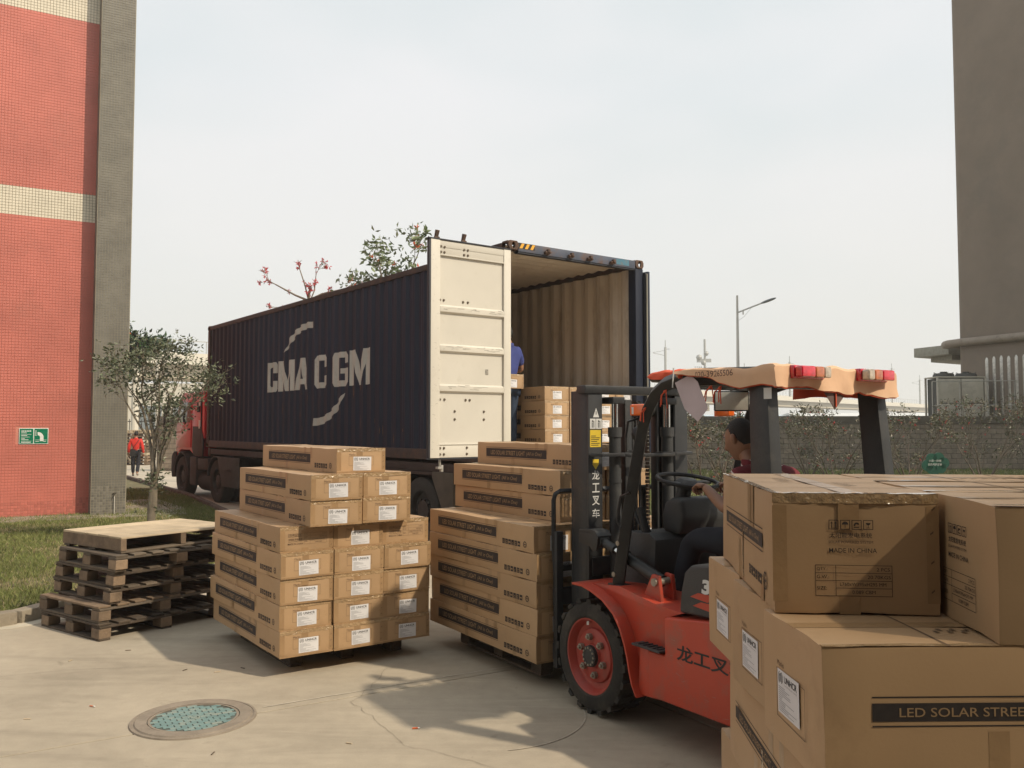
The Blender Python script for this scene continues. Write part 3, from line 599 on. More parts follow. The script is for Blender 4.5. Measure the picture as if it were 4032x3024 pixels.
for xb in (-1.09, -.70):
    g = MB(); g.prism([(-.02, 2.763), (-.02, 2.80), (-.05, 2.86), (-.005, 2.875), (.02, 2.80), (.02, 2.763)], xb - .02, xb + .02, 'x'); g.cyl((xb - .035, -.01, 2.775), (xb + .035, -.01, 2.775), .018, n=8); part('cam_lug', g, [m_rst], dr, .003)
g = MB(); g.cyl((-1.03, -.0, .0), (-1.03, 0, .112), .016, n=8); g.box(-1.07, -.03, -.015, -1.0, .03, .012); g.box(-1.02, -.02, -.05, -.99, .02, .03); part('cam_foot', g, [m_gal], dr, .003)
g = MB(); g.rect((-.39, -.0312, 1.135), X, Z, .05, .07); part('stencil_mark', g, [M('mark_grey', (.30, .28, .24), .7, var=.6, scale=60)], dr, smooth=False)
g = MB()
for k in range(46):
    z = R.choice([1.90, 1.42, .94]) + R.uniform(.0, .05); x = R.uniform(-1.04, -.2); g.rect((x, -.0628, z), (X + Z * R.uniform(-.1, .1)), Z, R.uniform(.01, .13), R.uniform(.001, .006))
for k in range(30): g.rect((R.uniform(-1.19, -1.09), -.0628, R.uniform(.2, 2.7)), (X + Z * R.uniform(-.6, .6)), Z, R.uniform(.01, .04), R.uniform(.001, .003))
part('scuff_marks', g, [M('scuff', (.22, .20, .17), .8)], dr, smooth=False, kind='stuff')
# second door folded flat along the far flank, with its locking bars
d2_ = link('folded_door', None, ct)
g = MB(); g.box(WC + .055, -.02, .118, WC + .10, 1.15, 2.745); part('panel', g, [m_nav], d2_, .006)
g = MB(); g.box(WC + .0, -.03, .118, WC + .054, .02, 2.72); part('hinge_edge', g, [m_gask], d2_, .004)
for yb in (.28, .78): g = MB(); g.cyl((WC + .13, yb, .1), (WC + .13, yb, 2.80), .017, n=8); part('locking_bar', g, [m_gal], d2_)
g = MB(); g.cyl((WC + .015, -.045, .15), (WC + .015, -.045, 2.70), .012, n=8); part('edge_bar', g, [M('bar_grey', (.33, .31, .26), .5, .3)], d2_)
# painted name and arcs, following the corrugation
def painted(mb_list, name):
    b = bmesh.new(); me = mb_list.mesh('tmp', [m_let], recalc=False, smooth=False); b.from_mesh(me)
    bmesh.ops.triangulate(b, faces=b.faces)
    for yy, d in BP:
        geom = b.verts[:] + b.edges[:] + b.faces[:]; bmesh.ops.bisect_plane(b, geom=geom, plane_co=(0, yy, 0), plane_no=(0, 1, 0), dist=1e-5)
    for v in b.verts: v.co.x = .014 + depth(v.co.y) - .0022
    b.to_mesh(me); b.free(); o = link(name, me, ct); return o
GL = {'C': [[(0, .12), (.10, 0), (.88, 0), (1, .10), (1, .37), (.70, .37), (.70, .17), (.36, .17), (.31, .22), (.31, .78), (.36, .83), (.70, .83), (.70, .63), (1, .63), (1, .90), (.88, 1), (.10, 1), (0, .88)]],
      'G': [[(0, .12), (.12, 0), (.88, 0), (1, .12), (1, .52), (.52, .52), (.52, .37), (.70, .37), (.70, .17), (.36, .17), (.31, .22), (.31, .78), (.36, .83), (.70, .83), (.70, .67), (1, .67), (1, .88), (.86, 1), (.12, 1), (0, .88)]],
      'M': [[(0, 0), (.25, 0), (.25, .58), (.43, 0), (.57, 0), (.75, .58), (.75, 0), (1, 0), (1, 1), (.69, 1), (.5, .36), (.31, 1), (0, 1)]],
      'A': [[(0, 0), (.27, 0), (.33, .17), (.5, .17), (.5, .34), (.38, .34), (.5, .72), (.5, 1), (.30, 1)], [(1, 0), (.73, 0), (.67, .17), (.5, .17), (.5, .34), (.62, .34), (.5, .72), (.5, 1), (.70, 1)]]}
z0, z1 = 1.186, 1.786; nY = Vector((0, -1, 0))
for i, (chs, ya, yb) in enumerate((('C', 8.36, 7.86), ('M', 7.74, 6.94), ('A', 6.91, 6.33), ('C', 6.01, 5.49), ('G', 5.24, 4.63), ('M', 4.60, 3.83))):
    g = MB()
    for poly in GL[chs]: g.add([(0, ya - (ya - yb) * px_, z0 + (z1 - z0) * pz_) for px_, pz_ in poly], [tuple(range(len(poly)))])
    painted(g, 'lettering')
def swoosh(pts, name):
    g = MB(); n = len(pts) // 2; vs = []
    for k in range(n): vs += [(0, pts[k][0], pts[k][1] - 1.256), (0, pts[-1 - k][0], pts[-1 - k][1] - 1.256)]
    g.add(vs, [(2 * i, 2 * i + 2, 2 * i + 3, 2 * i + 1) for i in range(n - 1)]); painted(g, name)
swoosh([(7.47, 3.205), (7.18, 3.48), (6.90, 3.60), (6.63, 3.675), (6.35, 3.70), (6.13, 3.69), (6.14, 3.575), (6.36, 3.585), (6.62, 3.555), (6.85, 3.50), (7.10, 3.38), (7.44, 3.205)], 'arc_mark')
swoosh([(4.80, 2.323), (4.92, 2.15), (5.08, 2.02), (5.25, 1.925), (5.50, 1.83), (5.77, 1.773), (6.06, 1.76), (6.03, 1.90), (5.77, 1.905), (5.50, 1.965), (5.28, 2.05), (5.12, 2.14), (4.96, 2.24), (4.83, 2.323)], 'arc_mark')
g = MB()
for k in range(60):
    yy = R.choice([p[0] for p in BP]) + R.uniform(-.02, .02); zz = R.uniform(.2, 1.5); l = R.uniform(.03, .3) * (1 if R.random() < .8 else 2); x = .014 + depth(yy) - .0018; g.add([(x, yy, zz), (x, yy - .006 - .01 * R.random(), zz + l * .3), (x, yy - .004, zz + l), (x, yy + .002, zz + l * .6)], [(0, 1, 2, 3)])
part('rust_streaks', g, [M('rust_orange', (.17, .085, .035), .8, var=.4, scale=20)], ct, smooth=False, kind='stuff', recalc=False)

# ================================================================= trailer chassis
m_chs = M('chassis_brown', (.032, .019, .016), .75, var=.35, scale=3, bump=.3, dirt=((.06, .042, .032), .3, 4))
m_rub = M('rubber', (.018, .017, .016), .8, var=.25, scale=6, bump=.3, bscale=50, dirt=((.06, .052, .042), .3, 5))
m_rubd = M('rubber_dusty', (.026, .024, .021), .88, var=.25, scale=5, bump=.3, bscale=40)
m_hub = M('hub_steel', (.035, .031, .027), .6, .3, var=.3, scale=8)
tr = thing('semi_trailer', 'rusty brown skeletal trailer carrying the navy container', 'trailer', CW(0, 0, 0), -CY)
for x0 in (.78, 1.50): g = MB(); g.box(x0, .1, .86, x0 + .16, 10.2, .885); g.box(x0, .1, 1.20, x0 + .16, 11.8, 1.225); g.box(x0 + .07, .1, .886, x0 + .09, 10.2, 1.199); g.box(x0, 10.2, 1.02, x0 + .16, 11.8, 1.045); part('main_beam', g, [m_chs], tr)
for y0 in (.02, 11.9): g = MB(); g.box(.02, y0, 1.05, 2.42, y0 + .2, 1.245); part('bolster', g, [m_chs], tr, .01)
for y0 in (2, 3.5, 5, 6.5, 8, 9.3, 10.5): g = MB(); g.box(.1, y0, 1.06, 2.34, y0 + .1, 1.19); part('cross_member', g, [m_chs], tr, .006)
for x0 in (.0, 2.40): g = MB(); g.box(x0 + .01, .3, 1.10, x0 + .05, 11.85, 1.22); part('side_rail', g, [m_chs], tr, .006)
g = MB(); g.box(.2, -.02, .55, 2.25, .1, .67); g.box(.7, 0, .67, .8, .1, 1.0); g.box(1.6, 0, .67, 1.7, .1, 1.0); part('underrun_bar', g, [m_chs], tr, .008)
def wheel(name, parent, x, y, z, r, wd, out=-1, mr=None, mh=None, deep=.09, n=32):
    """tyre plus rim; out=-1 the outer face points to -x"""
    g = MB(); h = wd / 2; P = [(r * .60, -h * .92), (r * .80, -h), (r * .93, -h * .98), (r * .985, -h * .86), (r, -h * .7), (r, h * .7), (r * .985, h * .86), (r * .93, h * .98), (r * .80, h), (r * .60, h * .92)]
    g.lathe(P, (0, 0, 0), 'x', n)
    for k in range(5):
        a = (-.6 + .3 * k) * h; g.lathe([(r + .0008, a - .006), (r + .004, a), (r + .0008, a + .006)], (0, 0, 0), 'x', n)
    w_ = link(name, None, parent, (x, y, z)); part('tyre', g, [mr or m_rub], w_, recalc=False)
    g = MB(); o = out; g.lathe([(r * .61, o * h * .90), (r * .58, o * h * .84), (r * .54, o * (h - deep)), (r * .36, o * (h - deep * 1.15)), (r * .30, o * (h - deep * .5)), (r * .13, o * (h - deep * .35)), (.001, o * (h - deep * .35))], (0, 0, 0), 'x', n)
    for k in range(10): q = 2 * math.pi * k / 10; c = (o * (h - deep * .75), r * .33 * math.cos(q), r * .33 * math.sin(q)); g.cyl((c[0], c[1], c[2]), (c[0] + o * .035, c[1], c[2]), .014, n=6)
    part('rim', g, [mh or m_hub], w_, recalc=False); return w_
for y0 in (2.218, 3.53, 4.84):
    g = MB(); g.cyl((.3, y0, .53), (2.14, y0, .53), .07, n=10); part('axle', g, [m_chs], tr)
    for x0, o in ((.16, -1), (.5, -1), (1.94, 1), (2.28, 1)): wheel('wheel', tr, x0, y0, .51, .50, .28, o, m_rubd)
for x0 in (-.005, 2.0):
    g = MB(); g.box(x0, 1.85, 1.045, x0 + .44, 5.5, 1.095); part('mudguard_top', g, [m_chs], tr, .006)
    g = MB(); g.prism([(1.30, 1.10), (1.86, 1.10), (1.86, 1.02), (1.60, .60), (1.56, .46), (1.30, .46)], x0 + .0, x0 + .44, 'x'); part('mudguard', g, [M('mudguard_brown', (.07, .055, .04), .8, var=.25, scale=4)], tr, .008)
for x0 in (.55, 1.80): g = MB(); g.box(x0, 8.7, .25, x0 + .1, 8.82, 1.04); g.box(x0 - .05, 8.65, .2, x0 + .15, 8.87, .25); part('landing_leg', g, [m_chs], tr, .005)
g = MB(); g.box(.05, 6.4, .55, .5, 7.6, 1.0); part('tool_box', g, [m_chs], tr, .01)

# ================================================================= tractor unit
m_red = M('cab_red', (.50, .022, .035), .35, var=.08, scale=1, coat=.3, dirt=((.16, .05, .04), .2, 2)); m_gry = M('cab_grey', (.045, .042, .038), .75, var=.25, scale=3, dirt=((.08, .07, .06), .3, 3))
m_gls = M('dark_glass', (.02, .03, .035), .08, spec=.8); m_dfr = M('frame_dark', (.016, .015, .013), .8, var=.3, scale=4, dirt=((.04, .036, .03), .3, 3))
tk = thing('lorry_tractor', 'red lorry cab pulling the container, seen from behind past the small tree', 'lorry', CW(0, 0, 0), -CY)
P = [(12.42, 1.45), (12.40, 2.60), (13.5, 2.60), (14.15, 2.62), (14.55, 2.42), (14.74, 1.62), (14.76, 1.02), (14.62, .95), (14.60, 1.02), (14.30, 1.15), (13.55, 1.15), (13.15, 1.02), (12.62, 1.02), (12.60, 1.45)]
g = MB(); g.prism(P, .02, 2.40, 'x'); part('cab_body', g, [m_red], tk, .05, seg=3)
g = MB(); g.prism([(12.30, 2.55), (12.28, 2.82), (12.75, 2.86), (13.35, 2.60)], .18, 2.24, 'x'); part('roof_fairing', g, [m_red], tk, .05)
g = MB(); g.prism([(12.44, 1.03), (13.15, 1.03), (13.3, 1.20), (13.25, 1.75), (12.62, 1.75), (12.44, 1.5)], -.002, .03, 'x'); part('lower_skirt', g, [m_gry], tk, .01)
dd = link('door', None, tk)
g = MB(); g.prism([(13.42, 1.22), (13.38, 2.42), (14.25, 2.42), (14.46, 2.1), (14.58, 1.6), (14.56, 1.22)], .000, .025, 'x'); part('door_panel', g, [m_red], dd, .012)
g = MB(); g.prism([(13.46, 1.85), (13.44, 2.36), (14.20, 2.36), (14.40, 2.08), (14.46, 1.85)], -.006, .004, 'x'); part('window', g, [m_gls], dd, .008)
g = MB(); g.box(-.03, 13.46, 1.66, .0, 13.62, 1.70); part('door_handle', g, [m_bk], dd, .006)
g = MB(); g.box(-.004, 12.58, 1.35, .02, 12.62, 2.4); g.box(-.01, 12.75, 2.1, .02, 12.9, 2.35); part('seam', g, [m_dfr], tk)
g = MB(); g.box(-.014, 12.66, 1.70, .018, 12.74, 1.90, 0); part('reflector', g, [m_wht], tk)
g = MB(); g.box(-.014, 12.68, 2.25, .018, 12.75, 2.40, 0); part('reflector', g, [m_wht], tk)
g = MB(); g.prism([(14.60, .45), (14.95, .42), (15.02, .6), (15.0, .98), (14.80, 1.10), (14.62, 1.10)], -.02, 2.44, 'x'); part('bumper', g, [m_dfr], tk, .03)
def arch(mb, yc, zc, r, a0, a1, x0, x1, t=.03, n=14, m=0):
    vs = []
    for k in range(n + 1):
        q = rad(a0 + (a1 - a0) * k / n)
        for rr_ in (r, r + t):
            for xx_ in (x0, x1): vs.append((xx_, yc + rr_ * math.cos(q), zc + rr_ * math.sin(q)))
    fs = [(0, 1, 3, 2), (4 * n, 4 * n + 2, 4 * n + 3, 4 * n + 1)]
    for k in range(n):
        b = 4 * k; fs += [(b, b + 4, b + 5, b + 1), (b + 2, b + 3, b + 7, b + 6), (b, b + 2, b + 6, b + 4), (b + 1, b + 5, b + 7, b + 3)]
    mb.add(vs, fs, m)
g = MB(); arch(g, 14.05, .50, .56, 5, 175, -.04, .42, .06); part('front_mudguard', g, [m_dfr], tk, .01)
g = MB(); arch(g, 11.38, .48, .56, 10, 170, -.04, .62, .03); g.prism([(9.75, .40), (9.75, 1.06), (11.2, 1.06), (10.86, .40)], -.05, -.03, 'x'); g.box(-.05, 10.2, .72, -.02, 10.6, .80); part('rear_mudguard', g, [m_gry], tk, .008)
for y0, xs in ((14.05, ((.12, -1), (2.30, 1))), (11.38, ((.14, -1), (.48, -1), (1.96, 1), (2.30, 1)))):
    for x0, o in xs: wheel('wheel', tk, x0, y0, .48, .50, .29, o, m_rubd)
g = MB(); g.box(.0, 12.95, .30, .62, 13.45, 1.0); part('battery_box', g, [m_gry], tk, .03)
g = MB(); g.lathe([(.001, 0), (.25, 0), (.25, 1.0), (.001, 1.0)], (.30, 11.98, .42), 'y', 20); part('air_tank', g, [m_dfr], tk)
g = MB(); g.box(.02, 12.1, .70, .55, 12.9, .98); part('fuel_tank', g, [m_gry], tk, .04)
for x0 in (.75, 1.55): g = MB(); g.box(x0, 10.4, .72, x0 + .1, 14.7, .98); part('frame_rail', g, [m_dfr], tk, .008)
g = MB(); g.box(.7, 11.0, .985, 1.72, 11.9, 1.08); part('fifth_wheel', g, [m_dfr], tk, .02)
g = MB(); g.box(.3, 11.9, 1.0, .9, 12.35, 1.9); part('air_intake', g, [m_dfr], tk, .02)
for x0, s_ in ((-.30, 0), (2.6, 1)):
    g = MB(); g.box(x0, 14.72, 1.72, x0 + .14, 14.80, 2.28, 0); g.tube([(x0 + .07, 14.7, 2.36), (x0 + .2 if not s_ else x0 - .1, 14.6, 2.4)], .015, 6); g.tube([(x0 + .07, 14.7, 1.65), (x0 + .3 if not s_ else x0 - .2, 14.6, 1.6)], .015, 6); g.cyl((x0 + .07, 14.72, 1.6), (x0 + .07, 14.72, 2.4), .014, n=6); part('mirror', g, [m_bk], tk, .02)
# ================================================================= cartons
m_krf = M('kraft_board', (.44, .285, .155), .52, var=.05, scale=2.2, rnd=.09, bump=.035, bscale=110, spec=.5, dirt=((.35, .22, .115), .22, 4))
m_krt = M('kraft_letter', (.36, .235, .125), .75, var=.06)
m_ink = M('print_ink', (.030, .022, .020), .7, var=.3, scale=40)
m_inkf = M('print_faint', (.15, .095, .055), .75, var=.3, scale=30)
m_tap = M('packing_tape', (.36, .228, .118), .30, var=.10, scale=6, bump=.25, bscale=28, spec=.5, coat=.1)
m_tpe = M('tape_crinkled', (.42, .285, .155), .2, var=.15, scale=9, bump=1.0, bscale=46, spec=.8, coat=.8)
m_lab = M('label_white', (.72, .71, .72), .45, var=.03); m_labp = M('label_black', (.02, .02, .022), .6); m_labg = M('label_grey_text', (.36, .36, .37), .7)
m_gap = M('board_edge', (.12, .072, .036), .9)
CM = {}
def body_mesh(L_, W_, H_, v):
    k = ('b', L_, W_, H_, v)
    if k not in CM:
        b = bmesh.new(); bmesh.ops.create_cube(b, size=1)
        for p in b.verts: p.co = Vector(((p.co.x + .5) * W_, (p.co.y + .5) * L_, (p.co.z + .5) * H_))
        bmesh.ops.bevel(b, geom=b.edges[:], offset=.005, segments=2, affect='EDGES', profile=.6)
        for ax, n in ((1, 9), (0, 4), (2, 3)):
            for i in range(1, n): nn = Vector((0, 0, 0)); nn[ax] = 1; co = Vector((0, 0, 0)); co[ax] = (W_, L_, H_)[ax] * i / n; bmesh.ops.bisect_plane(b, geom=b.verts[:] + b.edges[:] + b.faces[:], plane_co=co, plane_no=nn, dist=1e-6)
        for p in b.verts:
            q = p.co * 5 + Vector((v * 7, v * 3, v * 5)); d = noise.noise_vector(q) * .0075 + noise.noise_vector(q * 3) * .002; c = p.co + d
            p.co = Vector((min(max(c.x, 0), W_), min(max(c.y, 0), L_), min(max(c.z, 0), H_)))
        me = bpy.data.meshes.new('board'); b.to_mesh(me); b.free(); me.materials.append(m_krf); me.shade_smooth(); me.set_sharp_from_angle(angle=rad(50)); CM[k] = me
    return CM[k]
def side_print(L_, W_, H_, tall):
    k = ('s', L_, H_)
    if k in CM: return CM[k]
    g = MB(); nY = -Y; x = -.0008; x2 = -.0016
    if tall: yb, yt, zb, zt, l1, l2 = .137, .810, .140, .178, .189, .129
    else: yb, yt, zb, zt, l1, l2 = .316 * L_, .905 * L_, .345 * H_, .725 * H_, .765 * H_, .295 * H_
    w_ = yt - yb
    g.rect((x, yt, zb), nY, Z, w_, zt - zb, 0); g.rect((x, yt, l1), nY, Z, w_, .0028, 0); g.rect((x, yt, l2), nY, Z, w_, .0028, 0)
    hh = (zt - zb) * .50; z0 = zb + (zt - zb) * .25
    g.text('LED SOLAR STREET LIGHT', (x2, yt - w_ * .085, z0), nY, Z, w_ * .58, hh, 1, bold=.006); g.text('(All in One)', (x2, yt - w_ * .685, z0 - hh * .12), nY, Z, w_ * .235, hh * 1.05, 1, shear=.25)
    if tall: ys, ye, za, s = .355, .145, .042, .026
    else: ys, ye, za, s = .262 * L_, .105 * L_, .16 * H_, .20 * H_
    st = (ys - ye) / 6
    for q in range(6):
        y0 = ys - q * st; g.rect((x, y0, za), nY, Z, st * .80, s, 0); c = (x2, y0 - st * .4, za + s * .5)
        if q == 0: g.text('CE', (x2, y0 - st * .12, za + s * .25), nY, Z, st * .55, s * .5, 1)
        elif q in (1, 4): g.arc(c, nY, Z, s * .15, s * .25, 20, 300, 8, 1); g.rect((x2, y0 - st * .2, za + s * .12), nY, Z, st * .35, s * .09, 1)
        elif q == 3: g.rect((x2, y0 - st * .2, za + s * .25), (nY + Z * .8).normalized(), Z, st * .4, s * .12, 1); g.rect((x2, y0 - st * .2, za + s * .15), nY, Z, st * .4, s * .08, 1)
        else: g.rect((x2, y0 - st * .1, za + s * .35), nY, Z, st * .6, s * .25, 1)
    c = (x, (.072 if not tall else .118) * (L_ if not tall else 1) * (1 if not tall else .9), za + s * (.62 if not tall else .7)); r = s * .62 if not tall else s * .95
    g.arc(c, nY, Z, r * .78, r, 22.5, 382.5, 8, 0); g.arc(c, nY, Z, r * .60, r * .66, 0, 360, 16, 0); g.rect((x, c[1] + r * .45, c[2] - r * .12), nY, Z, r * .9, r * .24, 0)
    CM[k] = g.mesh('side_print', [m_ink, m_krt], smooth=False, recalc=False); return CM[k]
def marks_print(W_, H_, tall):
    k = ('m', W_, H_)
    if k in CM: return CM[k]
    g = MB(); y = -.0007
    if tall: g.frame((.10, y, .06), X, Z, .19, .115, .002); g.text('Marks', (.105, y, .182), X, Z, .045, .013)
    else: g.frame((.245 * W_, y, .295 * H_), X, Z, .505 * W_, .39 * H_, .0014); g.text('Marks', (.25 * W_, y, .71 * H_), X, Z, .125 * W_, .075 * H_)
    CM[k] = g.mesh('end_print', [m_inkf], smooth=False, recalc=False); return CM[k]
def table_print(W_, H_, tall):
    k = ('t', W_, H_)
    if k in CM: return CM[k]
    g = MB(); y = -.0008
    if tall:
        sx, sz, s, gap = .136, .207, .0235, .0275; cn = (.137, .186, .102, .0135); en = (.135, .173, .106, .0065); mc = (.136, .150, .114, .0115); tb = (.102, .044, .183, .076)
    else:
        sx, sz, s, gap = .15 * W_, .60 * H_, .115 * H_ * 1.05, .065 * W_; cn = (.15 * W_, .46 * H_, .26 * W_, .085 * H_); en = (.15 * W_, .405 * H_, .26 * W_, .03 * H_); mc = (.145 * W_, .29 * H_, .285 * W_, .075 * H_); tb = (.445 * W_, .30 * H_, .43 * W_, .43 * H_)
    for q in range(4):
        x0 = sx + q * gap; g.frame((x0, y, sz), X, Z, s, s, s * .07); c = (x0 + s / 2, y, sz + s / 2)
        if q == 0:
            for a in (-.2, .2): g.rect((c[0] + a * s - s * .04, y, sz + s * .2), X, Z, s * .08, s * .5); g.add([(c[0] + a * s - s * .12, y, sz + s * .62), (c[0] + a * s + s * .12, y, sz + s * .62), (c[0] + a * s, y, sz + s * .85)], [(0, 1, 2)])
            g.rect((x0 + s * .2, y, sz + s * .13), X, Z, s * .6, s * .05)
        elif q == 1: g.arc((c[0], y, c[2] + s * .02), X, Z, 0, s * .32, 0, 180, 8); g.rect((c[0] - s * .03, y, sz + s * .15), X, Z, s * .06, s * .4)
        elif q == 2: g.arc((c[0], y, c[2] - s * .05), X, Z, s * .12, s * .3, 20, 200, 8); g.rect((x0 + s * .2, y, sz + s * .2), X, Z, s * .55, s * .1)
        else: g.arc((c[0], y, c[2] + s * .2), X, Z, 0, s * .24, 180, 360, 8); g.rect((c[0] - s * .03, y, sz + s * .2), X, Z, s * .06, s * .3); g.rect((c[0] - s * .15, y, sz + s * .15), X, Z, s * .3, s * .06)
    g.text('太阳能发电系统', (cn[0], y, cn[1]), X, Z, cn[2], cn[3], bold=.008); g.text('SOLAR POWERED SYSTEM', (en[0], y, en[1]), X, Z, en[2], en[3]); g.text('MADE IN CHINA', (mc[0], y, mc[1]), X, Z, mc[2], mc[3], bold=.004)
    x0, z0, w_, h_ = tb; t = .0012 if tall else .0009; g.frame((x0, y, z0), X, Z, w_, h_, t); g.rect((x0 + w_ * .265, y, z0 + t), X, Z, t, h_ - 2 * t)
    for f in (.49, .735): g.rect((x0 + t, y - .0001, z0 + h_ * f), X, Z, w_ - 2 * t, t)
    g.rect((x0 + w_ * .27, y - .0001, z0 + h_ * .25), X, Z, w_ * .72, t)
    th = h_ * .11
    for s_, fx, fz, fw in (('QTY.:', .02, .81, .14), ('G.W.:', .02, .565, .16), ('SIZE:', .02, .2, .13), ('2 PCS', .80, .81, .17), ('20.70KGS', .68, .565, .30), ('L760xW395xH295 MM', .32, .33, .60), ('0.089 CBM', .48, .08, .30)): g.text(s_, (x0 + w_ * fx, y, z0 + h_ * fz), X, Z, w_ * fw, th, bold=.0)
    CM[k] = g.mesh('end_print', [m_ink if tall else m_inkf], smooth=False, recalc=False); return CM[k]
def label_meshes(W_, H_, tall):
    k = ('l', W_, H_)
    if k in CM: return CM[k]
    w_, h_ = .146, .102; x0 = .335 * W_ if not tall else .115; z0 = .105 * H_ if not tall else .070
    g = MB(); g.rect((x0, -.0014, z0), X, Z, w_, h_); a = g.mesh('shipping_label', [m_lab], smooth=False, recalc=False)
    g = MB(); y = -.0020; c = (x0 + .022, y, z0 + h_ * .82)
    g.text('UNHCR', (x0 + .048, y, z0 + h_ * .76), X, Z, .085, .0155, 0, bold=.016); g.text('The UN Refugee Agency', (x0 + .048, y, z0 + h_ * .675), X, Z, .085, .0055, 1)
    g.arc(c, X, Z, .0135, .0155, 115, 245, 10); g.arc(c, X, Z, .0135, .0155, -65, 65, 10)
    g.arc((c[0], y, c[2] + .001), X, Z, .0065, .009, 0, 180, 8); g.rect((c[0] - .009, y, c[2] - .010), X, Z, .0025, .012); g.rect((c[0] + .0065, y, c[2] - .010), X, Z, .0025, .012); g.rect((c[0] - .0015, y, c[2] - .010), X, Z, .003, .012); g.arc((c[0], y, c[2] + .004), X, Z, 0, .002, 0, 360, 8)
    q = random.Random(3)
    for i in range(13): g.rect((x0 + .008, y, z0 + h_ * .60 - i * .0046), X, Z, q.uniform(.02, .12), .0016, 1)
    CM[k] = (a, g.mesh('label_print', [m_labp, m_labg], smooth=False, recalc=False)); return CM[k]
def tape_mesh(L_, W_, H_, tall, v):
    k = ('tp', L_, W_, H_, v)
    if k in CM: return CM[k]
    g = MB(); t = -.0005; n = 26
    g.strip((0, t - .0008, H_ - .024), X, Z, W_, .0245, n, 2, .0011, 1); g.strip((0, -.001, H_ + .0009), X, Y, W_, .03, n, 2, .0010, 1)
    if not tall: g.strip((0, t - .0006, 0), X, Z, W_, .012, n, 1, .0008, 0)
    g.strip((W_ * .40, t, H_ * .70), X, Z, .05, H_ * .3, 1, 1, 0, 0); g.strip((W_ * .40, t, 0), X, Z, .05, H_ * .16, 1, 1, 0, 0)
    g.strip((.0, t, H_ * .1), X, Z, .035, H_ * .8, 1, 1, 0, 0); g.strip((W_ - .03, t, H_ * .1), X, Z, .03, H_ * .8, 1, 1, 0, 0)
    for f in (.18, .42, .66, .86): g.rect((W_ - .02 + R.uniform(-.004, .004), t - .0006, H_ * f), (X + Z * .8).normalized(), Z, .010, .005, 2)
    for y0, z0, z1 in ((.41, .62, 1), (.33, .55, 1), (.62, 0, .4), (.20, 0, .22)): y_ = L_ * (y0 + R.uniform(-.03, .03)); g.strip((t, y_, H_ * z0), -Y, Z, .045, H_ * (z1 - z0), 1, 1, 0, 0)
    if tall: g.strip((t - .0004, L_ * .52, 0), -Y, Z, .022, H_ * .55, 1, 6, .001, 1); g.strip((0, .0, H_ + .0012), Y, X, L_, .02, 20, 1, .001, 1)
    z = H_ + .0007
    g.rect((W_ * .5 - .025, 0, z), X, Y, .05, L_, 0)
    for y0 in (.22, .47, .70): g.rect((0, L_ * y0, z + .0004), X, Y, W_, .006, 2)
    for i in range(2):
        for q in range(9): g.rect((W_ * (.62 - .33 * i) + .02 * (q % 2), L_ * (.30 + .22 * i) + q * .016, z + .0008), X, Y, .02, .009, 2)
    CM[k] = g.mesh('tape', [m_tap, m_tpe, m_inkf], smooth=False, recalc=False); return CM[k]
NC = 0
def carton(loc, rz, lab, group, L_=1.5718, W_=.394, H_=.1809, end='label', tall=False, far_end=None, jit=1., side=True, sc_=1., tilt=0.):
    global NC; NC += 1
    o = link('cardboard_box', None, None, loc, rz + rad(R.uniform(-.75, .75)) * jit); tag(o, lab, 'cardboard box', group); o.scale = (sc_,) * 3; o.rotation_euler.x = tilt
    link('board', body_mesh(L_, W_, H_, NC % 4), o)
    if side: link('side_print', side_print(L_, W_, H_, tall), o)
    def endp(kind, M4=None):
        k = []
        if kind == 'label':
            k.append(link('end_print', marks_print(W_, H_, tall), o)); a, b = label_meshes(W_, H_, tall); l = link('shipping_label', a, o, (R.uniform(-.008, .008), 0, R.uniform(-.004, .004))); l.rotation_euler.y = rad(R.uniform(-1.5, 1.5)); l.location.x += .0; k.append(l); link('label_print', b, l)
        elif kind == 'table': k.append(link('end_print', table_print(W_, H_, tall), o))
        if M4:
            for q in k: q.location = (W_ - q.location.x, L_, q.location.z); q.rotation_euler.z = math.pi
    endp(end)
    if far_end: endp(far_end, True)
    link('tape', tape_mesh(L_, W_, H_, tall, NC % 3), o)
    return o
cols = ['left', 'middle', 'right']; rows = ['bottom', 'second lowest', 'middle', 'second highest', 'top']
def stack(F_, yaw, z0, where, group, special=(), cw=.3985, up=None):
    H_ = .1809
    for c in range(3):
        for r in range(5):
            e = 'table' if (c, r) in special else 'label'; j = [0, .0, .004][c]
            p = F_(c * cw + R.uniform(-.002, .002), R.uniform(-.018, .018) + (.012 if r == 4 else 0) + j, z0 + r * H_)
            carton(p, -yaw, f'long box, {rows[r]} of five in the {cols[c]} column, {where}', group, end=e)
    for (a, b, r, nm) in up:
        carton(F_(a, b, z0 + (5 + r) * H_), -yaw, f'long box, {nm}, {where}', group)
stack(SW, SY, .140, 'sunlit stack beside pallets', 'long cartons on the sunlit stack', ((0, 4), (2, 4)),
      up=((.18, -.085, 0, 'lower left one of four above the main block'), (.18, -.095, 1, 'upper left one of four above the main block'), (.595, -.06, 0, 'lower right one of four above the main block'), (.60, -.055, 1, 'upper right one of four above the main block'), (.43, .04, 2, 'the single topmost one')))
stack(FW, FY, .1705, 'shaded stack on forklift', 'long cartons on the forklift stack', (),
      up=((.30, .15, 0, 'lower left one of four above the main block'), (.30, .145, 1, 'upper left one of four above the main block'), (.72, .16, 0, 'lower right one of four above the main block'), (.72, .15, 1, 'upper right one of four above the main block'), (.50, .12, 2, 'the single topmost one')))
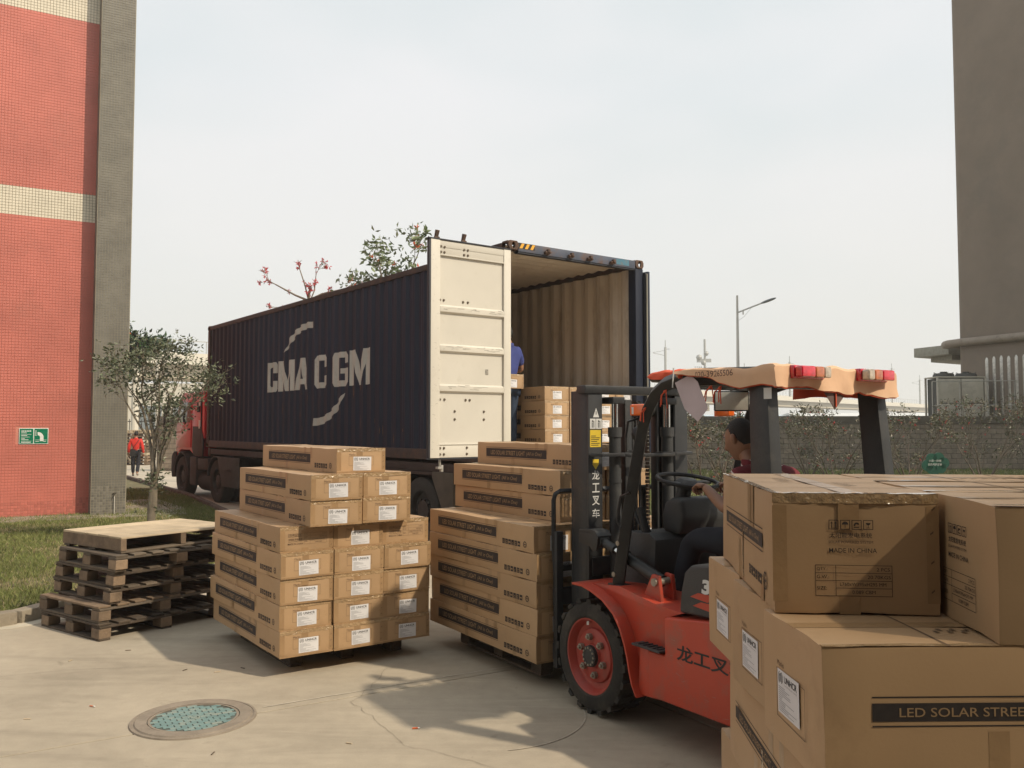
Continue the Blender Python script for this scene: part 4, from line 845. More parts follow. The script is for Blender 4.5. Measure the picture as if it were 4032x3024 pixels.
# inside the container
for r in range(4):
    for c in range(4):
        carton(CW(.675 + c * .432, .10 + R.uniform(-.01, .01), 1.519 + r * .1918), -CY, f'box in the container, {["bottom", "second", "third", "top"][r]} layer, {["first", "second", "third", "fourth"][c]} column from the worker', 'long cartons loaded in the container', sc_=1.06)
carton(CW(.17, .45, 2.262), -CY, 'single long cardboard box beside the worker, higher than the loaded rows', 'long cartons loaded in the container', sc_=1.06)
carton(CW(.20, 1.2, 2.07), -CY, 'long cardboard box just under the single high one behind the worker', 'long cartons loaded in the container', sc_=1.06)
# tall cartons in the foreground on the right
TW_ = fr(.6479, 2.1837, .1099); BW_ = fr(.651, 1.856, -.065)
TL, TWD, TH = .913, .397, .295; GT = 'big cartons in the shaded foreground stack'
def tall(loc, rz, lab, **k): return carton(loc, rz, lab, GT, TL, TWD, TH, tall=True, jit=.6, **k)
tall(TW_(0, 0, 1.289), -.1099, 'big cardboard box marked MADE IN CHINA on top of the foreground stack', end='table')
b = lambda a, y, z: (a, y, z)
r90 = math.pi / 2
def across(x, y, z, rz, lab, **k):
    """long side towards the camera, far end turned to the left; x,y = near left corner"""
    q = r90 + rz; return tall((x + TL * math.cos(rz), y + TL * math.sin(rz), z), q, lab, **k)
across(1.030, 1.870, 1.2875, -.11, 'big cardboard box on top at the right edge, nearest to the camera', far_end='table')
across(1.078, 2.285, 1.2865, -.11, 'big cardboard box on top, directly behind the nearest right one', far_end='table')
across(1.118, 2.700, 1.288, -.11, 'big cardboard box on top, third back along the right edge', far_end='label')
for k, (y, z, lab) in enumerate(((1.856, .9925, 'big cardboard box under the MADE IN CHINA one, nearest of the second layer'), (2.285, .9905, 'big cardboard box of the second layer, middle one of three labelled ends'), (2.735, .9915, 'big cardboard box of the second layer, rearmost of three labelled ends'))):
    across(.651 + (y - 1.856) * .064, y, z, .02, lab, far_end='label')
tall((.668, 1.985, .6965), -.045, 'big cardboard box with slanted LED text, third layer facing the forklift')
across(.735, 2.72, .402, .0, 'big cardboard box low down beside the forklift, its taped top showing', far_end='label')
for x, y, z in ((1.09, 1.93, .696), (1.09, 2.36, .696), (.735, 1.88, .402), (.735, 2.30, .402), (.735, 1.88, .108), (.735, 2.30, .108), (.735, 2.72, .108)):
    across(x, y, z, .0, f'big cardboard box hidden in the foreground stack, {["lowest", "second", "third"][int(z / .29)]} layer, {["nearest", "middle", "rear"][int((y - 1.8) / .4)]} row' + (' inner' if x > 1 else ''), side=True)

# ================================================================= pallets
m_w1 = M('wood_pale', (.50, .40, .27), .8, var=.2, scale=5, stretch=(1, .12, 1), bump=.3, rnd=.14, dirt=((.22, .17, .11), .2, 6))
m_w2 = M('wood_grey', (.135, .105, .075), .85, var=.3, scale=5, stretch=(1, .15, 1), bump=.5, rnd=.3, dirt=((.07, .055, .04), .4, 5))
m_w3 = M('wood_dark', (.075, .055, .038), .88, var=.35, scale=5, bump=.5, rnd=.35, dirt=((.13, .10, .07), .3, 6))
m_w4 = M('wood_block', (.20, .14, .09), .85, var=.3, scale=7, bump=.4, rnd=.3, dirt=((.09, .065, .045), .35, 6))
PM = {}
def plank(l, wd, h, mat, k):
    key = (round(l, 2), round(wd, 3), h, mat.name, k)
    if key not in PM:
        g = MB(); e = lambda: R.uniform(-.006, .006); n = 3; vs = []
        for i in range(n + 1):
            x = l * i / n; d = R.uniform(-.002, .002); vs += [(x + (e() if i in (0, n) else 0), e() * .5, d), (x + (e() if i in (0, n) else 0), wd + e() * .5, d), (x, wd + e() * .5, h + d), (x, e() * .5, h + d)]
        fs = [(0, 3, 2, 1), (4 * n, 4 * n + 1, 4 * n + 2, 4 * n + 3)]
        for i in range(n):
            for j in range(4): fs.append((4 * i + j, 4 * i + (j + 1) % 4, 4 * i + 4 + (j + 1) % 4, 4 * i + 4 + j))
        g.add(vs, fs); PM[key] = g.mesh('board', [mat], .003, seg=1)
    return PM[key]
def pallet(loc, rz, lab, group, W_=1.0, L_=1.25, top=m_w2, low=m_w3, blk=m_w4, nb=7, kind='block'):
    """x = depth W, y = length L; deck boards run along x"""
    o = link('wooden_pallet', None, None, loc, rz); tag(o, lab, 'pallet', group); pd = lambda name, me, l, r=0: link(name, me, o, l, r)
    j = lambda s: R.uniform(-s, s)
    if kind == 'block':
        for i in range(3): pd('bottom_board', plank(L_, .095, .018, low, i % 2), (W_ * (0, .4525, .905)[i] + .095, j(.01), 0), r90)
        for a in range(3):
            for b_ in range(3): pd('block', plank(.10, .13, .078, blk, (a + b_) % 3), (W_ * (0, .45, .90)[a] + j(.004), (L_ - .13) * b_ / 2 + j(.01), .019))
        for b_ in range(3): pd('stringer_board', plank(W_, .12, .018, low, b_ % 2), (j(.005), (L_ - .12) * b_ / 2, .0975))
        for i in range(nb): pd('deck_board', plank(L_ + j(.012), .105, .019, top, i % 3), (W_ * i / (nb - 1) * (1 - .105 / W_) + .105, j(.012), .116), r90)
    else:
        for a in range(3): pd('stringer', plank(L_, .05, .10, blk, a), ((W_ - .05) * a / 2 + .05, 0, .019), r90)
        for i in range(3): pd('bottom_board', plank(W_, .10, .018, low, i % 2), (0, L_ * .44 * i, 0))
        for i in range(5): wd = L_ / 5 - .003; pd('deck_board', plank(W_, wd, .019, top, i % 3), (j(.003), L_ / 5 * i, .1195))
    return o
PY = math.atan2(-.803, .596); GP = 'old wooden pallets stacked beside the lawn kerb'
PW_ = fr(-3.358, 7.174, PY)            # a = right-away along the front, b = left-away along the side
names = ['lowest dark pallet of the old stack, resting on the yard', 'second pallet from the bottom with a warm brown deck', 'third pallet from the bottom with blocks sticking out', 'fourth pallet from the bottom, dark and narrow', 'fifth pallet from the bottom with an overhanging deck', 'topmost pallet with a smooth pale deck and solid side']
off = [(0, 0), (.015, .035), (.11, .05), (.13, .02), (.12, -.02), (.20, .05)]
# rotated so that local x runs along b and local y along a
for i in range(6):
    p = PW_(off[i][0], off[i][1], i * .1365 + (.0 if i < 5 else .001))
    # local x -> b direction, local y -> -? keep right handed: x = a (length), y = b
    o = pallet(p, -PY + rad([0, .8, -1, .6, -.8, 1][i]), names[i], GP, W_=1.22 if i < 5 else 1.18, L_=.98 if i < 5 else .95, top=(m_w3, m_w4, m_w2, m_w3, m_w2, m_w1)[i], low=(m_w3, m_w2, m_w3, m_w3, m_w2, m_w2)[i], nb=8, kind='block' if i < 5 else 'stringer')
pallet(SW(.17, .24, 0), -SY, 'dark pallet under the sunlit carton stack', 'pallets under the carton stacks', .90, 1.1, m_w3, m_w3, m_w3)
pallet(FW(.14, .16, .030), -FY, 'dark pallet under the carton stack on the forks', 'pallets under the carton stacks', .92, 1.15, m_w3, m_w3, m_w3)
pallet(CW(.70, .14, 1.407) , -CY, 'pallet under the cartons at the container door', 'pallets under the carton stacks', 1.6, 1.3, m_w2, m_w3, m_w3).scale.z = .80
pallet((.74, 1.9, -.002), 0, 'pallet under the foreground carton stack', 'pallets under the carton stacks', 1.0, 1.2, m_w2, m_w3, m_w3).scale.z = .80
GQ = 'far pallets stacked at the end of the road'
for i in range(11):
    g = MB(); z = i * .145; x = -17.9 + R.uniform(-.06, .06)
    for q in range(3): g.box(q * .6, 0, .02, q * .6 + .12, 1.0, .11); g.box(0, q * .42, 0, 1.32, q * .42 + .12, .02)
    for q in range(5): g.box(0, q * .22, .11, 1.32, q * .22 + .12, .13)
    o = link('wooden_pallet', g.mesh('pallet', [m_w1 if i in (3, 7, 10) else m_w4]), None, (x, 39.6, z)); tag(o, f'wooden pallet behind the walking man, ' + ['lowest on the road', 'second from the road', 'third from the road', 'fourth up, pale', 'fifth up', 'middle one of eleven', 'seventh up', 'eighth up, pale', 'third from the top', 'second from the top', 'topmost of the far stack'][i], 'pallet', GQ)
# ================================================================= forklift (local x across, y forward, z up; left flank at x = 0)
m_or = M('forklift_orange', (.46, .050, .022), .45, var=.10, scale=2, coat=.12, dirt=((.25, .095, .065), .42, 5), rnd=0, bump=.05, bscale=25)
m_dg = M('forklift_grey', (.022, .023, .024), .5, var=.2, scale=4, dirt=((.06, .055, .048), .25, 6), bump=.1, bscale=80, rnd=0)
m_dp = M('grey_plastic', (.04, .041, .042), .55, var=.15, scale=4, dirt=((.09, .085, .075), .22, 5), bump=.3, bscale=200)
m_ms = M('mast_steel', (.030, .031, .033), .45, .2, var=.25, scale=4, dirt=((.065, .055, .045), .3, 7))
m_ch = M('chrome', (.6, .6, .58), .15, 1.0); m_rbr = M('lift_chain', (.05, .035, .025), .5, .5, var=.4, scale=40)
m_orl = M('lamp_orange', (.75, .13, .015), .25, coat=.5); m_rdl = M('lamp_red', (.62, .008, .03), .12, var=.3, scale=25, coat=1.); m_aml = M('lamp_amber', (.55, .15, .05), .15, var=.35, scale=25, coat=1.); m_cll = M('lamp_clear', (.52, .43, .33), .1, var=.4, scale=30, coat=1.)
m_red_w = M('wheel_red', (.34, .045, .03), .5, var=.15, scale=5, dirt=((.16, .08, .06), .3, 5)); m_bolt2 = M('bolt_pale', (.30, .27, .22), .5, .5, var=.2, scale=20)
m_lbl = M('mast_white', (.62, .62, .60), .5, var=.05); m_lby = M('mast_yellow', (.70, .50, .03), .5); m_tyre = M('forklift_tyre', (.022, .020, .017), .85, var=.3, scale=6, bump=.4, bscale=40, dirt=((.065, .055, .042), .4, 5))
fl = thing('forklift', 'orange-red forklift with dark grey overhead guard, lifting the shaded carton stack', 'forklift', FW(0, 0, 0), -FY)
nY = -Y
def P_(name, g, m, bev=0., **k): return part(name, g, m, k.pop('parent', fl), bev, **k)
# chassis
FN = [(-.417, .775), (-.52, .778), (-.61, .762), (-.731, .724), (-.835, .660), (-.897, .585), (-.939, .499), (-.964, .426), (-.981, .353), (-1.004, .281), (-1.04, .222)]
g = MB(); g.prism([(-1.04, .222)] + [(y_ - .002, z_ - .002) for y_, z_ in FN[::-1]][1:] + [(-.62, .785), (-.80, .80), (-1.093, .752), (-1.329, .735), (-1.232, .70), (-1.232, .508), (-1.0, .506)][::1], .07, 1.17, 'x')
P_('front_body', g, [m_or], .006)
g = MB(); g.prism([(-1.10, .235), (-1.10, .50), (-1.236, .50), (-1.236, .703), (-1.62, .748), (-2.05, .79), (-2.3, .80), (-2.42, .72), (-2.42, .30), (-2.0, .252), (-1.2, .245)], .02, 1.22, 'x'); P_('side_body', g, [m_or], .018, seg=3)
g = MB(); g.prism([(-1.00, .23), (-1.02, .505), (-1.098, .503), (-1.098, .233)], .03, 1.21, 'x'); P_('step_riser', g, [m_or], .012)
def fender(x0, x1):
    g = MB(); vs = []; n = len(FN)
    for i, (y_, z_) in enumerate(FN):
        o = (Vector((-.56, .40)) - Vector((y_, z_))).normalized() * .014; vs += [(x0, y_, z_), (x1, y_, z_), (x1, y_ + o.x, z_ + o.y), (x0, y_ + o.x, z_ + o.y)]
    fs = [(0, 1, 2, 3), tuple(4 * (n - 1) + k for k in (3, 2, 1, 0))]
    for i in range(n - 1):
        for j in range(4): fs.append((4 * i + j, 4 * i + (j + 1) % 4, 4 * i + 4 + (j + 1) % 4, 4 * i + 4 + j))
    g.add(vs, fs); P_('fender', g, [m_or], .003)
fender(-.012, .30); fender(.94, 1.252)
for x0 in (-.01, 1.09):
    g = MB(); g.box(x0, -1.232, .509, x0 + .16, -.995, .522); P_('step_plate', g, [m_dp], .004)
g = MB()
for k in range(5): g.box(.0 + .0, -1.21 + k * .04, .5225, .12, -1.20 + k * .04, .527)
P_('step_tread', g, [m_dg])
g = MB(); g.box(.19, -1.32, .56, 1.06, -.62, .58); P_('floor_plate', g, [m_dg], .006)
# rear hood and counterweight
HP = [(-1.326, .742), (-1.340, .862), (-1.366, .965), (-1.420, 1.012), (-1.62, 1.035), (-2.25, 1.05), (-2.32, .98), (-2.34, .80), (-2.05, .795), (-1.62, .752)]
g = MB(); g.prism(HP, .045, 1.195, 'x'); P_('engine_hood', g, [m_dp], .028, seg=3)
g = MB(); g.prism([(-2.36, .32), (-2.36, 1.02), (-2.50, 1.04), (-2.72, .98), (-2.80, .80), (-2.82, .42), (-2.70, .28)], .03, 1.21, 'x'); P_('counterweight', g, [m_or], .06, seg=3)
g = MB(); n = Vector((0, -1, 0)); g.text('30', (.0435, -1.505, .873), nY, Z, .135, .078, 0, bold=.05, shear=.12); P_('capacity_number', g, [m_lbl], smooth=False)
g = MB()
for a, z_ in ((-1.42, .845), (-1.44, .800)): g.quad((.0440, a, z_), (.0440, a - .06, z_ + .028), (.0440, a - .19, z_ + .028), (.0440, a - .13, z_ - .012))
P_('red_flash', g, [m_or], smooth=False)
g = MB(); g.text('龙工叉车', (.0185, -1.34, .498), nY, Z, .50, .085, 0, bold=.02); P_('side_lettering', g, [m_bk], smooth=False)
# tilt-cylinder bracket
g = MB(); g.prism([(-.93, .74), (-1.02, .90), (-1.075, .895), (-1.10, .74)], .125, .150, 'x'); g.prism([(-.93, .74), (-1.02, .90), (-1.075, .895), (-1.10, .74)], .225, .250, 'x'); P_('tilt_bracket', g, [m_or], .006)
for x0 in (.187, 1.06):
    tl = link('tilt_cylinder', None, fl)
    g = MB(); g.tube([(x0, -1.045, .855), (x0, -.72, .952)], .036, 14); g.cyl((x0, -.715, .953), (x0, -.70, .958), .042, n=14); P_('barrel', g, [m_dg], parent=tl)
    g = MB(); g.tube([(x0, -.70, .957), (x0, -.60, .988)], .017, 10); P_('rod', g, [m_ch], parent=tl)
    g = MB(); g.tube([(x0, -.61, .985), (x0, -.49, 1.02)], .028, 12); g.cyl((x0 - .035, -.47, 1.025), (x0 + .035, -.47, 1.025), .042, n=14); P_('rod_end', g, [m_dg], .004, parent=tl)
    g = MB(); g.cyl((x0 - .075, -1.048, .857), (x0 + .075, -1.048, .857), .023, n=12); P_('pin', g, [m_bolt2], parent=tl)
    g = MB(); g.prism([(-.30, 1.075), (-.30, 1.0), (-.42, .985), (-.44, .96), (-.485, .965), (-.50, 1.03), (-.47, 1.075), (-.42, 1.085)], x0 - .055, x0 - .037, 'x'); g.prism([(-.30, 1.085), (-.30, 1.06), (-.42, 1.065), (-.47, 1.06), (-.50, 1.03), (-.505, 1.06), (-.47, 1.092), (-.42, 1.097)], x0 - .055, x0 + .055, 'x'); P_('mast_ear', g, [m_dg], .006, parent=tl)
# wheels
def lug_tyre(x, y, r, wd, out, lugs=20):
    w_ = link('wheel', None, fl, (x, y, r)); h = wd / 2
    g = MB(); g.lathe([(r * .63, -h * .86), (r * .70, -h), (r * .88, -h * .99), (r * .935, -h * .90), (r * .94, 0), (r * .935, h * .90), (r * .88, h * .99), (r * .70, h), (r * .63, h * .86)], (0, 0, 0), 'x', 40)
    for k in range(lugs):
        for s_ in (-1, 1):
            q = 2 * math.pi * (k + (.25 if s_ > 0 else 0)) / lugs; g.T = Matrix.Rotation(q, 4, 'X')
            a0, a1 = (h * .05, h * .985) if s_ > 0 else (-h * .985, -h * .05); t = r * .075; za, zb = r * .86, r
            g.add([(a0, -t, r * .93), (a1, -t * 1.15, za), (a1, t * 1.15, za), (a0, t, r * .93), (a0, -t * .7, zb), (a1, -t, zb * .985), (a1, t, zb * .985), (a0, t * .7, zb)], [(0, 3, 2, 1), (4, 5, 6, 7), (0, 1, 5, 4), (1, 2, 6, 5), (2, 3, 7, 6), (3, 0, 4, 7)])
    g.T = None; P_('tyre', g, [m_tyre], parent=w_)
    g = MB(); o = out; e = o * h
    g.lathe([(r * .655, e * .90), (r * .665, e * .95), (r * .64, e * .93), (r * .60, e * .72), (r * .575, e * .55), (r * .48, e * .50), (r * .465, e * .62), (r * .44, e * .66), (r * .22, e * .68), (r * .20, e * .80), (.001, e * .80)], (0, 0, 0), 'x', 36, 0); P_('rim', g, [m_red_w], parent=w_, recalc=False)
    g = MB(); g.lathe([(r * .195, e * .70), (r * .185, e * .98), (r * .11, e * 1.02), (.001, e * 1.02)], (0, 0, 0), 'x', 20); P_('hub', g, [m_dg], parent=w_, recalc=False)
    for k in range(6):
        q = 2 * math.pi * k / 6 + .3; g = MB(); c = (e * .67, r * .33 * math.cos(q), r * .33 * math.sin(q)); g.cyl(c, (c[0] + o * .025, c[1], c[2]), r * .062, n=6); g.cyl((c[0] + o * .025, c[1], c[2]), (c[0] + o * .038, c[1], c[2]), r * .036, r * .028, n=10); P_('wheel_nut', g, [m_bolt2], parent=w_)
    for k in range(12):
        q = 2 * math.pi * k / 12; g = MB(); c = (e * .96, r * .148 * math.cos(q), r * .148 * math.sin(q)); g.cyl(c, (c[0] + o * .010, c[1], c[2]), r * .020, n=6); P_('hub_bolt', g, [m_bolt2], parent=w_)
    return w_
R_W = .345
lug_tyre(.13, -.56, R_W, .235, -1); lug_tyre(1.11, -.56, R_W, .235, 1)
g = MB(); g.rect((.045, -.50, .52), (nY + Z * .2).normalized(), Z, .022, .035); P_('wheel_sticker', g, [m_lbl], smooth=False)
lug_tyre(.20, -2.28, .27, .19, -1, 16); lug_tyre(1.04, -2.28, .27, .19, 1, 16)
g = MB(); g.cyl((.25, -.56, R_W), (.99, -.56, R_W), .11, n=14); g.box(.22, -.70, .30, 1.02, -.42, .52); P_('front_axle', g, [m_dg], .02)
# mast
mst = link('mast', None, fl)
for x0, s_ in ((.195, 1), (1.065, -1)):
    g = MB(); x1 = x0 + s_ * .022
    g.box(min(x0, x1), -.305, .10, max(x0, x1), -.15, 1.985); g.box(min(x0, x0 + s_ * .115), -.325, .10, max(x0, x0 + s_ * .115), -.3055, 1.985); g.box(min(x0, x0 + s_ * .115), -.15, .10, max(x0, x0 + s_ * .115), -.132, 1.985); P_('outer_rail', g, [m_ms], .003, parent=mst)
    g = MB(); xa = x0 + s_ * .060; xb = xa + s_ * .02; g.box(min(xa, xb), -.275, .12, max(xa, xb), -.125, 2.0); g.box(min(xa, xa + s_ * .08), -.292, .12, max(xa, xa + s_ * .08), -.2755, 2.0); g.box(min(xa, xa + s_ * .08), -.125, .12, max(xa, xa + s_ * .08), -.108, 2.0); P_('inner_rail', g, [m_ms], .003, parent=mst)
    cx = x0 + s_ * .205
    cy_ = link('lift_cylinder', None, mst); g = MB(); g.cyl((cx, -.345, .18), (cx, -.345, 1.70), .040, n=16); g.cyl((cx, -.345, 1.68), (cx, -.345, 1.745), .047, n=16); g.cyl((cx, -.345, 1.38), (cx, -.345, 1.40), .044, n=16); P_('barrel', g, [m_dp], parent=cy_)
    g = MB(); g.cyl((cx, -.345, 1.745), (cx, -.345, 1.93), .023, n=14); P_('rod', g, [m_ch], parent=cy_)
    g = MB(); g.box(cx - .05, -.39, 1.90, cx + .05, -.26, 1.945); P_('rod_block', g, [m_ms], .006, parent=cy_)
    g = MB(); g.tube([(x0 + s_ * .03, -.33, 1.565), (x0 + s_ * .05, -.40, 1.565), (cx, -.415, 1.565), (cx + s_ * .07, -.38, 1.565), (cx + s_ * .08, -.33, 1.565)], .032, 4, flat=.5); P_('cylinder_clamp', g, [m_ms], .004, parent=mst)
g = MB(); g.box(.165, -.335, 1.965, 1.095, -.235, 2.020); P_('top_beam', g, [m_ms], .008, parent=mst)
for za, zb in ((.78, .90), (.14, .30)): g = MB(); g.box(.22, -.335, za, 1.04, -.30, zb); P_('cross_beam', g, [m_ms], .006, parent=mst)
g = MB(); g.tube([(.40, -.40, 1.565), (.45, -.43, 1.56), (.82, -.43, 1.56), (.88, -.40, 1.565)], .026, 4, flat=.6); P_('middle_beam', g, [m_ms], .004, parent=mst)
for cx in (.62, .74):
    g = MB()
    for k in range(62): z_ = .34 + k * .0255; g.box(cx - .012 + .004 * (k % 2), -.285, z_, cx + .012 - .004 * (k % 2), -.262, z_ + .021)
    P_('lift_chain', g, [m_rbr], parent=mst)
    g = MB(); g.lathe([(.012, -.02), (.055, -.02), (.048, -.012), (.048, .012), (.055, .02), (.012, .02)], (cx, -.30, 1.87), 'x', 20); g.cyl((cx - .03, -.30, 1.87), (cx + .03, -.30, 1.87), .014, n=10); P_('chain_wheel', g, [m_dg], parent=mst)
g = MB(); g.box(.50, -.33, .30, .56, -.25, 1.93); g.box(.78, -.33, .30, .80, -.26, 1.93); P_('hose_channel', g, [m_dg], .01, parent=mst)
for k in range(3): g = MB(); x_ = .58 + k * .03; g.tube([(x_, -.30, .5), (x_, -.31, 1.2), (x_, -.31, 1.80), (x_ + .01, -.29, 1.88)], .010, 6); P_('hose', g, [m_bk], parent=mst)
# mast markings on the back face of the outer rail
g = MB(); bx, by, bz = .1945, -.3260, 0
XR = X
def onrail(x, z): return (.198 + x, -.3264, z)
g.add([onrail(.035, 1.81), onrail(.085, 1.81), onrail(.06, 1.872)], [(0, 1, 2)], 0); g.rect(onrail(.010, 1.735), X, Z, .046, .066); g.rect(onrail(.060, 1.735), X, Z, .046, .066)
for k, c in enumerate('龙工叉车'): g.text(c, onrail(.026, 1.402 - k * .083), X, Z, .060, .060, 0, bold=.012)
P_('mast_lettering', g, [m_lbl], smooth=False, parent=mst)
g = MB(); g.rect(onrail(.010, 1.615), X, Z, .088, .112); P_('yellow_label', g, [m_lby], smooth=False, parent=mst)
g = MB()
for q in range(6): o_ = onrail(.018, 1.625 + q * .012); g.rect((o_[0], o_[1] - .0006, o_[2]), X, Z, (.06, .07, .05, .065, .07, .04)[q], .005)
for a in (.012, .062):
    o_ = onrail(a + .012, 1.742); g.rect((o_[0], o_[1] - .0006, o_[2]), X, Z, .007, .035); g.rect((o_[0] + .014, o_[1] - .0006, o_[2]), X, Z, .006, .045); g.arc((o_[0] + .006, o_[1] - .0006, o_[2] + .043), X, Z, 0, .006, 0, 360, 8)
o_ = onrail(.057, 1.828); g.rect((o_[0], o_[1] - .0006, o_[2]), X, Z, .006, .022)
P_('sign_print', g, [m_bk], smooth=False, parent=mst)
g = MB(); g.add([onrail(.03, 1.535), onrail(.08, 1.535), onrail(.08, 1.50), onrail(.055, 1.468), onrail(.03, 1.50)], [(0, 1, 2, 3, 4)]); P_('shield_badge', g, [m_lby], smooth=False, parent=mst)
# carriage, backrest, forks
cr = link('fork_carriage', None, fl)
for z_ in (.20, .56): g = MB(); g.box(.10, -.085, z_, 1.16, -.045, z_ + .11); P_('carriage_bar', g, [m_ms], .004, parent=cr)
for x0 in (.30, .94): g = MB(); g.box(x0, -.125, .18, x0 + .03, -.086, .74); P_('carriage_plate', g, [m_ms], .003, parent=cr)
g = MB(); g.tube([(.125, -.055, .16), (.125, -.055, .70), (.105, -.055, .95), (.105, -.055, 1.255), (.118, -.055, 1.295), (.15, -.055, 1.312), (.63, -.055, 1.315), (1.11, -.055, 1.312), (1.142, -.055, 1.295), (1.155, -.055, 1.255), (1.155, -.055, .95), (1.135, -.055, .70), (1.135, -.055, .16)], .024, 4, flat=.8); P_('backrest_frame', g, [m_ms], .004, parent=cr)
g = MB(); g.box(.098, -.10, .15, .152, -.055, 1.05); P_('side_plate', g, [m_ms], .006, parent=cr)
g = MB(); g.box(1.108, -.10, .15, 1.162, -.055, 1.05); P_('side_plate', g, [m_ms], .006, parent=cr)
for x0 in (.37, .62, .87): g = MB(); g.box(x0, -.07, .69, x0 + .035, -.04, 1.305); P_('backrest_bar', g, [m_ms], .004, parent=cr)
g = MB(); g.box(.15, -.075, .78, 1.11, -.045, .82); P_('backrest_rail', g, [m_ms], .004, parent=cr)
for x0 in (.27, .87): g = MB(); g.prism([(-.044, .60), (-.044, .075), (1.02, .095), (1.02, .105), (.0, .118), (-.004, .14), (-.004, .60)], x0, x0 + .11, 'x'); P_('fork', g, [m_ms], .004, parent=cr)
# overhead guard
gd = link('overhead_guard', None, fl)
PL_ = [(-.715, .79), (-.74, .92), (-.80, 1.18), (-.862, 1.42), (-.915, 1.62), (-.955, 1.755), (-1.00, 1.855), (-1.07, 1.94), (-1.16, 1.992), (-1.27, 2.018), (-1.42, 2.025), (-1.95, 2.005)]
for x0 in (.125, .99):
    g = MB(); g.tube([(x0, a, b_) for a, b_ in PL_], [.050] * 4 + [.046] * 8, 4, flat=1.0); P_('front_pillar', g, [m_dg], .008, parent=gd, seg=3)
    g = MB(); g.box(x0 - .04, -.78, .775, x0 + .05, -.66, .80); P_('pillar_foot', g, [m_dg], .006, parent=gd)
    for (a, b_) in ((-.765, 1.05), (-.725, .86)): g = MB(); g.cyl((x0 - .036, a, b_), (x0 - .048, a, b_), .016, n=8); P_('pillar_bolt', g, [m_bolt2], parent=gd)
    g = MB(); g.tube([(x0 - .035, -.87, 1.36), (x0 - .045, -.80, 1.33), (x0 - .045, -.775, 1.25), (x0 - .045, -.77, 1.18), (x0 - .04, -.795, 1.14)], .010, 6); P_('grab_handle', g, [m_bk], parent=gd)
for x0, ya, yb in ((.10, -1.905, -1.915), (.92, -1.925, -1.99)):
    g = MB(); g.add([(x0 - .02, ya, 1.0 if 0 else 1.06), (x0 + .06, ya, 1.06), (x0 + .06, ya - .15, 1.06), (x0 - .02, ya - .15, 1.06)] if 0 else [(x0 - .02, yb - .06, 1.03), (x0 + .065, yb - .06, 1.03), (x0 + .065, yb + .085, 1.03), (x0 - .02, yb + .085, 1.03), (x0 - .02, ya - .03, 1.975), (x0 + .055, ya - .03, 1.975), (x0 + .055, ya + .09, 1.975), (x0 - .02, ya + .09, 1.975)],
          [(0, 3, 2, 1), (4, 5, 6, 7), (0, 1, 5, 4), (1, 2, 6, 5), (2, 3, 7, 6), (3, 0, 4, 7)]); P_('rear_pillar', g, [m_dg], .008, parent=gd)
g = MB(); g.box(.08, -1.955, 1.94, .965, -1.89, 1.985); P_('rear_beam', g, [m_dg], .006, parent=gd)
g = MB(); g.box(.165, -1.20, 1.965, .95, -1.15, 2.005); P_('front_beam', g, [m_dg], .006, parent=gd)
g = MB(); g.tube([(.95, -1.2, 2.035), (.95, -.5, 2.07), (.95, -.10, 2.10)], .034, 10); P_('front_rail', g, [m_dg], parent=gd)
for k in range(7): x_ = .20 + k * .108; g = MB(); g.box(x_, -1.90, 1.975, x_ + .03, -1.20, 1.992); P_('roof_bar', g, [m_dg], .003, parent=gd)
g = MB(); g.rect((.079, -1.965, 1.885), Y, Z, .05, .055); P_('guard_label', g, [m_lbl], smooth=False, parent=gd)
# canopy cloth, sagging over the roof, orange inside and peach outside
m_cl = M('canopy_peach', (.66, .42, .26), .8, var=.08, scale=4, bump=.25, bscale=12); m_cli = M('canopy_orange', (.62, .085, .03), .8, var=.12, scale=5)
cn = thing('canopy_cloth', 'sun-faded peach and orange cloth tied over the forklift roof', 'cloth', FW(0, 0, 0), -FY)
g = MB(); N1, N2 = 44, 40
def cz(a, b_): return 2.050 + .018 * noise.noise(Vector((a * 3, b_ * 3, 1))) + .012 * noise.noise(Vector((a * 9, b_ * 7, 5))) + .006 * noise.noise(Vector((a * 22, b_ * 15, 2)))
X0, X1, Y0, Y1 = .045, 1.005, -2.01, -1.36
def cp(s, t):
    """s,t in -1.2..1.2: beyond +-1 the cloth hangs"""
    x = (X0 + X1) / 2 + (X1 - X0) / 2 * max(-1, min(1, s)); y = (Y0 + Y1) / 2 + (Y1 - Y0) / 2 * max(-1, min(1, t)); z = cz(x, y); d = 0
    if s < -1: d = -s - 1; x -= .012 * math.sin(y * 17) * d * 4 + .012 * math.sin(y * 41) * d + .02 * d
    if s > 1: d = s - 1; x += .02 * math.sin(y * 19) * d * 4
    if t < -1: e = -t - 1; d = max(d, e); y -= .015 * math.sin(x * 14 + 1) * e * 4 + .010 * math.sin(x * 37 + z * 60) * e * 4 + .03 * e + .022 * noise.noise(Vector((x * 12, s + t * 5, 3))) * e * 5
    if t > 1: e = t - 1; d = max(d, e * .3); y += e * .2
    drop = .13 + .03 * noise.noise(Vector((x * 3, y * 3, 8)))
    if s < -1: drop = .022 + .075 * max(0, min(1, (-1.38 - y) / .42)) + .007 * math.sin(y * 21)
    if t < -1: drop = .105 + .028 * max(0, min(1, (x - .1) / .6)) + .010 * math.sin(x * 15)
    return (x, y, z - drop * min(1, d * 5) - (.0 if d > 0 else 0))
for j in range(N2 + 1):
    for i in range(N1 + 1): g.v.append(cp(-1.2 + 2.4 * i / N1, -1.2 + 2.4 * j / N2))
for j in range(N2):
    for i in range(N1): g.f.append((j * (N1 + 1) + i, j * (N1 + 1) + i + 1, (j + 1) * (N1 + 1) + i + 1, (j + 1) * (N1 + 1) + i)); g.m.append(0)
part('cloth', g, [m_cl], cn, recalc=False)
